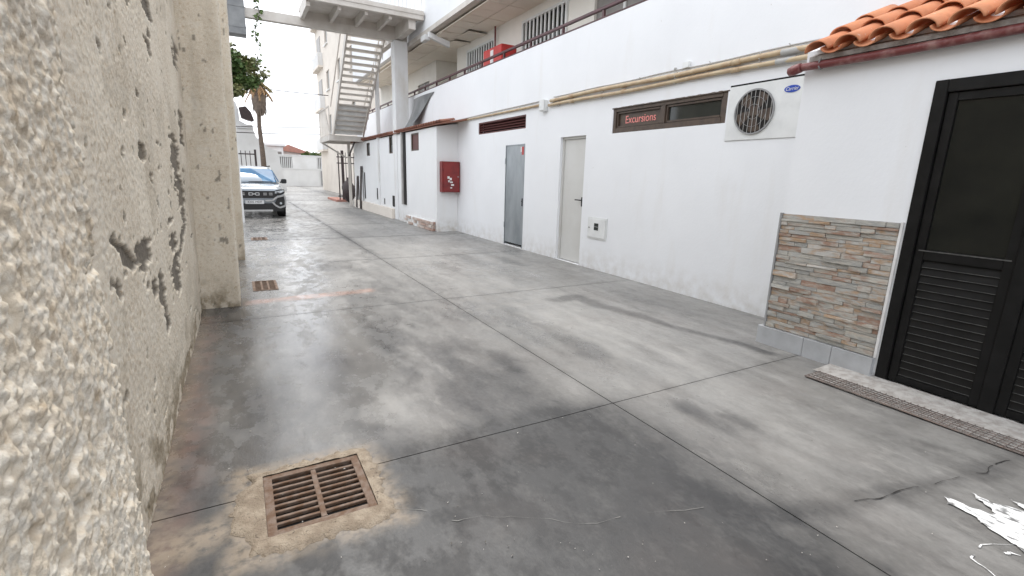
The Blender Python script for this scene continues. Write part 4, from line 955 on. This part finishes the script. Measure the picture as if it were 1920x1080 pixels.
for s_ in (-1, 1):
    cq('headlight_surround', [(s_*.56, .0, .70), (s_*.56, .0, .845), (s_*.74, .0, .89), (s_*.87, .06, .90), (s_*.88, .07, .78), (s_*.76, .0, .72)], 'carblk', .10)
    hl = cq('headlight', [(s_*.59, -.012, .765), (s_*.59, -.012, .83), (s_*.74, -.012, .872), (s_*.85, .04, .885), (s_*.86, .05, .825), (s_*.76, -.012, .785)], 'carlamp', .06)
    MB().box(CXc+s_*.69-.05, CXc+s_*.69+.05, CY-.012, CY+.02, .775, .81).build('lamp', 'plate', hl)
    cq('fog_recess', [(s_*.55, -.006, .44), (s_*.66, -.006, .63), (s_*.85, -.004, .68), (s_*.87, .0, .38), (s_*.70, -.006, .34)], 'carblk', .12)
    m = MB(); q = [(s_*.30, -.01, .545), (s_*.50, -.015, .545), (s_*.64, -.015, .66), (s_*.86, -.01, .71), (s_*.885, .0, .55), (s_*.87, .0, .38), (s_*.70, -.012, .32), (s_*.58, -.015, .40), (s_*.50, -.015, .50)]
    for a, b in zip(q[:-1], q[1:]): m.bar((CXc+a[0], CY+a[1], a[2]), (CXc+b[0], CY+b[1], b[2]), .05, .055, (0, 1, 0))
    m.build('bumper_trim', 'carchr', car, bevel=.008)
    MB().cyl((CXc+s_*.74, CY-.006, .46), 1, .035, .02, 14).build('fog_lamp', 'carlamp', car)
lo = MB().ext([(CXc-.80, .205), (CXc+.80, .205), (CXc+.84, .36), (CXc+.62, .36), (CXc+.52, .455), (CXc-.52, .455), (CXc-.62, .36), (CXc-.84, .36)], 1, CY-.008, CY+.14).build('lower_intake', 'carblk', car, bevel=.01)
MB().box(CXc-.50, CXc+.50, CY-.025, CY+.05, .205, .262).build('skid_plate', 'carchr', car, bevel=.01)
pl = MB().box(CXc-.26, CXc+.26, CY-.03, CY-.012, .445, .555).build('number_plate', 'plate', car)
text('4205 MDF', .095, frame_facing('-y', (CXc, CY-.0315, .50)), 'carblk', 'lettering', pl, .001)
for s_ in (-1, 1):
    for d in (.82, 3.42):
        ax = CXc+s_*.775; ty = MB(); prof = [(-.11, .22), (-.105, .31), (-.08, .335), (.08, .335), (.105, .31), (.11, .22)]
        n = 28
        for k in range(n):
            a = 2*math.pi*k/n; ty.v += [(ax+px_, CY+d+r_*math.cos(a), .335+r_*math.sin(a)) for px_, r_ in prof]
        for k in range(n):
            for j in range(5): ty.f.append((k*6+j, k*6+j+1, ((k+1) % n)*6+j+1, ((k+1) % n)*6+j))
        wh = ty.build('wheel', 'tyre', car, smooth=True); MB().cyl((ax+s_*.02, CY+d, .335), 0, .225, .15, 24).build('rim', 'carchr', wh)
        m = MB(); P = [(CY+d+.40*math.cos(a), .335+.40*math.sin(a)) for a in np.linspace(-.15, math.pi+.15, 20)]+[(CY+d+.335*math.cos(a), .335+.335*math.sin(a)) for a in np.linspace(math.pi+.15, -.15, 20)]
        m.ext(P, 0, CXc+s_*.86, CXc+s_*.915).build('arch_cladding', 'carblk', car)
        MB().cyl((CXc+s_*.80, CY+d, .335), 0, .385, .212, 24).build('wheel_well', 'carblk', car)

# ================================================================== FAR END OF THE ALLEY
# iron gate and clutter beside the landing posts
ig = thing('iron_gate', 'open dark iron gate beyond the staircase landing', 'gate', (5.0, 26.5, 0))
MB().box(4.72, 4.84, 26.4, 26.52, 0, 2.55).build('post', 'iron', ig); MB().box(4.55, 4.60, 26.4, 26.45, .1, 2.5).build('post', 'iron', ig)
for z in (2.2, 1.9, .25): MB().box(4.5, 5.9, 26.43, 26.47, z, z+.05).build('rail', 'iron', ig)
for k in range(8): MB().box(4.93+k*.13, 4.955+k*.13, 26.435, 26.465, .3, 2.45).build('bar', 'iron', ig)
MB().box(4.35, 4.9, 26.2, 29, -.01, .1).build('kerb', 'roofr', ig)
t = thing('bin_bag', 'lumpy dark rubbish bag against the iron gate post', 'rubbish bag', (4.85, 25.6, 0))
m = MB(); m.grid(14, 10, lambda a, b: (4.86+(.02+.27*math.sin(math.pi*b)**.6*(1+.25*math.sin(a*31+b*7)))*math.cos(2*math.pi*a), 25.6+.3*math.sin(math.pi*b)**.6*math.sin(2*math.pi*a), .0+1.15*b)); m.build('bag', 'iron', t, smooth=True)
MB().cyl((4.86, 25.6, 1.17), 2, .06, .12, 10).build('knot', 'iron', t)
for x, y, wd, h0, h1, lab in ((4.50, 21.9, .28, .62, 1.35, 'dark shutter panel leaning at the foot of the landing post'), (4.47, 21.0, .22, .5, 1.75, 'tall dark board leaning against the annex wall under the landing')):
    t = thing('leaning_board', lab, 'board', (x, y, 0))
    MB().bar((x-.03, y, .01), (x+.06, y, h1), .03, wd, (0, 1, 0)).build('board', 'iron', t); MB().bar((x-.055, y, .05), (x+.03, y, h1-.05), .012, .03, (0, 1, 0)).build('batten', 'brown', t)
# cream block of flats on the right
cb = thing('apartment_block', 'tall cream block of flats with stacked balconies beyond the staircase', 'building', (6.3, 36, 0))
CH = [(38.2, 39.4, z, z+1.3) for z in (4.2, 7.2, 10.2, 13.2)]+[(34, 35, z, z+1.3) for z in (4.2, 7.2, 10.2)]+[(30, 31, z, z+1.3) for z in (4.2, 7.2, 10.2)]
m = MB(); wall_x(m, 6.3, .15, 26.6, 44, -.01, 18, CH); m.quad((6.3, 26.6, 0), (14, 26.6, 0), (14, 26.6, 18), (6.3, 26.6, 18)); m.quad((6.3, 44, 0), (14, 44, 0), (14, 44, 18), (6.3, 44, 18)); m.quad((6.3, 26.6, 18), (14, 26.6, 18), (14, 44, 18), (6.3, 44, 18)); m.build('wall', 'cream', cb)
for a, b, c, d in CH:
    wn = MB().box(6.40, 6.44, a, b, c, d).build('window', 'shutter', cb); MB().box(6.37, 6.399, (a+b)/2-.03, (a+b)/2+.03, c, d).build('mullion', 'whitep', wn); MB().box(6.2, 6.299, a-.08, b+.08, c-.06, c-.002).build('sill', 'whitep', wn)
for z in (3.0, 6.0, 9.0, 12.0, 15.0):
    b_ = MB().box(5.95, 6.298, 40.6, 43.8, z, z+.14).build('balcony', 'cream', cb); MB().box(5.95, 6.0, 40.6, 43.8, z+.141, z+1.0).box(6.001, 6.297, 40.6, 40.66, z+.141, z+1.0).build('parapet', 'housew', b_)
    MB().box(6.27, 6.298, 41.4, 43, z+.16, z+2.3).build('glazed_door', 'shutter', b_)
# white gate / wall closing the alley
wg = thing('white_gate', 'long white metal gate with solid lower panel closing the alley end', 'gate', (5, 52, 0))
MB().box(1.2, 8.6, 52, 52.12, .03, 1.62).build('lower_panel', 'gatew', wg); MB().box(1.2, 8.6, 51.96, 52.16, 1.621, 1.70).build('rail', 'gatew', wg)
for x in (3.2, 5.3, 7.2): MB().box(x-.03, x+.03, 51.97, 51.999, .05, 1.62).build('rib', 'gatew', wg)
MB().box(7.30, 7.40, 51.9, 51.965, .1, 1.5).build('latch', 'trim', wg)
sw = thing('street_wall', 'white garden wall with barred openings behind the white gate', 'wall', (6, 56, 0))
m = MB(); op = [(3.9, 5.15), (7.55, 8.75)]
xs = [1.6, 3.9, 5.15, 7.55, 8.75, 12]
for k in range(5):
    if k % 2 == 0: m.box(xs[k], xs[k+1], 56, 56.25, 0, 2.98)
    else: m.box(xs[k], xs[k+1], 56, 56.25, 0, 1.72).box(xs[k], xs[k+1], 56, 56.25, 2.84, 2.98)
m.build('wall', 'housew', sw); MB().box(1.5, 12.1, 55.95, 56.3, 2.981, 3.06).build('coping', 'gatew', sw)
for a, b in op:
    MB().box(a, b, 56.26, 56.3, 1.6, 3.0).build('shade_board', 'shutter', sw)
    for k in range(7): MB().box(a+.08+k*(b-a-.16)/6-.045, a+.08+k*(b-a-.16)/6+.045, 56.08, 56.14, 1.721, 2.839).build('bar', 'gatew', sw)
yp = thing('yellow_board', 'plain yellow board on posts at the end of the white gate', 'board', (2.0, 50, 0))
MB().box(1.72, 2.42, 50, 50.06, 1.55, 2.48).build('board', 'yellow', yp); MB().box(1.68, 1.715, 50, 50.06, 0, 2.55).box(2.425, 2.46, 50, 50.06, 0, 2.55).box(1.716, 2.424, 50, 50.06, 2.485, 2.55).build('frame', 'gatew', yp)
# black fence behind the car
ff = thing('iron_fence', 'short black iron railing fence behind the silver car', 'fence', (.2, 24, 0))
MB().box(.74, .82, 24, 24.08, 0, 2.32).build('post', 'iron', ff)
for z in (2.10, .3): MB().box(-3.3, .739, 24.02, 24.06, z, z+.05).build('rail', 'iron', ff)
bmm = None
for k in range(22):
    x = .58-k*.17
    if bmm is None: o = MB().box(x-.014, x+.014, 24.025, 24.055, .1, 2.26).build('bar', 'iron', ff, loc=(x, 24.04, 0)); bmm = o.data
    else: link('bar', bmm, ff, (x-.2, .04, 0))
# white house, its stepped flank falling to the right
hs = thing('white_house', 'white house with dark covered roof terrace beyond the iron fence', 'house', (-1, 40, 0))
def hp(*p): return [tuple(aty(x, y, 40.)[[0, 2]]) for x, y in p]
prof = [(-7, 0), (-7, 6.2)]+hp((441, 190), (447, 206), (449, 226), (462, 233), (473, 234), (476, 246), (480, 256), (490, 266), (503, 276), (520, 283))+[(3.2, 0)]
MB().ext(prof, 1, 40, 46).build('wall', 'housew', hs)
MB().ext(hp((447, 203), (460, 201), (470, 212), (476, 227), (472, 229), (462, 226), (452, 222)), 1, 39.3, 39.98).build('terrace_awning', 'iron', hs)
for a, b in ((462, 216), (470, 224)): p = aty(a, b, 39.9); MB().box(p[0]-.05, p[0]+.05, 39.9, 39.97, 3.4, p[2]).build('awning_post', 'gatew', hs) if False else None
p0, p1 = hp((443, 238), (473, 238)); MB().box(p0[0], p1[0], 39.9, 39.998, p0[1]-.06, p0[1]+.06).build('string_course', 'gatew', hs)
# low houses in the distance
for px0, px1, pt, Y, mw_, mr_, lab in ((497, 530, 268, 72, 'housew', 'gatew', 'grey flat roofed house beyond the street wall'), (526, 582, 277, 80, 'pink', 'roofr', 'pale pink house with low weathered red roof beyond the street wall'), (484, 500, 280, 66, 'pink', 'roofr', 'tiny red roofed shed beside the white house')):
    a, b = aty(px0, pt, Y), aty(px1, pt, Y); t = thing('distant_house', lab, 'house', ((a[0]+b[0])/2, Y, 0))
    MB().box(a[0], b[0], Y, Y+8, 0, a[2]-.3).build('wall', mw_, t)
    if mr_ == 'roofr': MB().ext([(a[0]-.3, a[2]-.3), (a[0]+.25*(b[0]-a[0]), a[2]+.5), (b[0]+.3, a[2]-.7), (b[0]+.3, a[2]-.8), (a[0]-.3, a[2]-.4)], 1, Y-.3, Y+8.3).build('roof', mr_, t)
    else: MB().box(a[0]-.3, b[0]+.3, Y-.3, Y+8.3, a[2]-.299, a[2]).build('roof', mr_, t)
    for k in range(2):
        x = a[0]+(b[0]-a[0])*(.3+.4*k); MB().box(x-.4, x+.4, Y-.04, Y-.005, a[2]-2.0, a[2]-1.0).build('window', 'shutter', t)

# ------------------------------------------------------------------ vegetation
def leaves(mb, c, rad, n, size, flat=1.0, rs=random):
    for _ in range(n):
        while True:
            p = Vector((rs.uniform(-1, 1), rs.uniform(-1, 1), rs.uniform(-1, 1)))
            if .25 < p.length < 1: break
        p = Vector((c[0]+p.x*rad[0], c[1]+p.y*rad[1], c[2]+p.z*rad[2]))
        d = Vector((rs.gauss(0, 1), rs.gauss(0, 1), rs.gauss(-.3, .6))).normalized(); s_ = size*rs.uniform(.6, 1.3)
        u = d.cross(Vector((rs.gauss(0, 1), rs.gauss(0, 1), rs.gauss(0, 1)))).normalized()*s_*.32
        mb.quad(p, p+d*s_*.5+u, p+d*s_, p+d*s_*.5-u)
def tree(name, label, cat, base, trunk_h, crown, n, size, mats, seed, group=None):
    rs = random.Random(seed); t = thing(name, label, cat, base, group); bx_, by_, bz_ = base
    MB().tube([(bx_, by_, bz_), (bx_+.1, by_, bz_+trunk_h*.5), (bx_, by_+.1, bz_+trunk_h)], [.22, .16, .11], 10).build('trunk', 'bark', t, smooth=True)
    m = MB()
    for k in range(7):
        a = k*.9; m.tube([(bx_, by_, bz_+trunk_h*.85), (bx_+crown[0]*.3*math.cos(a), by_+crown[1]*.3*math.sin(a), bz_+trunk_h+crown[2]*.2), (bx_+crown[0]*.7*math.cos(a), by_+crown[1]*.7*math.sin(a), bz_+trunk_h+crown[2]*(.3+.1*k))], [.08, .05, .02], 6)
    m.build('limb', 'bark', t, smooth=True)
    for j, mt in enumerate(mats):
        m = MB()
        for k in range(22):
            v_ = Vector((rs.gauss(0, 1), rs.gauss(0, 1), rs.gauss(0, 1))).normalized()*rs.uniform(.3, .95)
            c = (bx_+v_.x*crown[0], by_+v_.y*crown[1], bz_+trunk_h+crown[2]*.75+v_.z*crown[2]); r_ = rs.uniform(.16, .34)
            leaves(m, c, (crown[0]*r_, crown[1]*r_, crown[2]*r_*.8), n//22, size, rs=rs)
        m.build('crown', mt, t)
    return t
tree('leafy_tree', 'dark green leafy tree rising behind the roughcast wall', 'tree', (-1.2, 27, 0), 4.7, (2.55, 2.0, 1.8), 9000, .21, ('leaf', 'leaf2'), 4)
tree('round_bush', 'small olive bush above the street wall beside the cream flats', 'bush', tuple(np.array([aty(588, 286, 60.)[0], 60, 0])), 2.4, (1.3, 1, .75), 1500, .28, ('leaf2', 'leaf'), 9)
# palm
Yp = 36.0; pb0 = aty(491, 262, Yp); pt0 = aty(484, 168, Yp)
pa_ = thing('palm_tree', 'palm with grey skirt of dead fronds and orange drooping leaves', 'palm', (pb0[0], Yp, 0))
MB().tube([(pb0[0], Yp, 0), (pb0[0]-.02, Yp, 2.5), (pb0[0]-.08, Yp, 4.2), (pt0[0], Yp, pt0[2])], [.18, .15, .12, .12], 12).build('trunk', 'bark', pa_, smooth=True)
m = MB(); rs = random.Random(3)
m.tube([(pt0[0]+.02, Yp, pt0[2]-1.55), (pt0[0], Yp, pt0[2]-1.2), (pt0[0]-.02, Yp, pt0[2]-.6), (pt0[0], Yp, pt0[2]+.1), (pt0[0], Yp, pt0[2]+.3)], [.16, .34, .42, .36, .15], 14)
for k in range(240):
    a = rs.uniform(0, 6.28); z = pt0[2]-rs.uniform(-.1, 1.2); r_ = .36; p = Vector((pt0[0]+r_*math.cos(a), Yp+r_*math.sin(a), z)); d = Vector((.06*math.cos(a), .06*math.sin(a), -rs.uniform(.25, .6))); u = Vector((-math.sin(a), math.cos(a), 0))*.03
    m.quad(p-u, p+u, p+d+u*.4, p+d-u*.4)
m.build('dead_skirt', 'thatch', pa_)
for j in range(44):
    a = j*2.4; el = rs.uniform(-.5, .9); L = rs.uniform(.55, .95); m = MB(); top = Vector((pt0[0], Yp, pt0[2]+.3)); prev = None
    for k in range(9):
        t = k/8; q = top+Vector((math.cos(a)*L*t*math.cos(el), math.sin(a)*L*t*math.cos(el), L*t*math.sin(el)-.75*L*t*t)); u = Vector((-math.sin(a), math.cos(a), 0))
        if prev is not None:
            for s_ in (-1, 1): m.quad(prev, q, q+u*s_*.16*(1-.6*t)+Vector((0, 0, -.12)), prev+u*s_*.12*(1-.6*t)+Vector((0, 0, -.15)))
        prev = q
    m.build('frond', 'fronddead' if el < .1 else 'frond', pa_)
# hanging vine on the end of the bridge beam
vb = aty(482, 20, 15.85); vt = thing('hanging_vine', 'dark trailing vine strand hanging over the footbridge beam end', 'vine', tuple(vb))
pts = [tuple(aty(482+4*math.sin(k*.9), 10+k*9.5, 15.85-.0*k)) for k in range(-4, 13)]
MB().tube(pts, .008, 5).build('stem', 'iron', vt)
m = MB(); rs = random.Random(8)
for p in pts: leaves(m, p, (.05, .05, .09), 7, .11, rs=rs)
m.build('leaves', 'leaf', vt)
# overhead cables
for k, (pA, pB, lab) in enumerate((((430, 150), (640, 183), 'highest of the overhead cables across the alley end'), ((430, 229), (640, 239), 'middle of the three overhead cables across the alley end'), ((430, 240), (640, 253), 'lowest of the three overhead cables across the alley end'))):
    A, B = aty(*pA, 39.), aty(*pB, 39.); B = A+(B-A)*((6.29-A[0])/(B[0]-A[0])); A2 = A+(A-B)*1.2
    m = MB().tube([tuple(A2+(B-A2)*t-np.array([0, 0, 1.0*t*(1-t)])) for t in np.linspace(0, 1, 25)], .028, 6); tag(m.build('overhead_cable', 'iron', None), lab, 'cable', 'overhead cables')
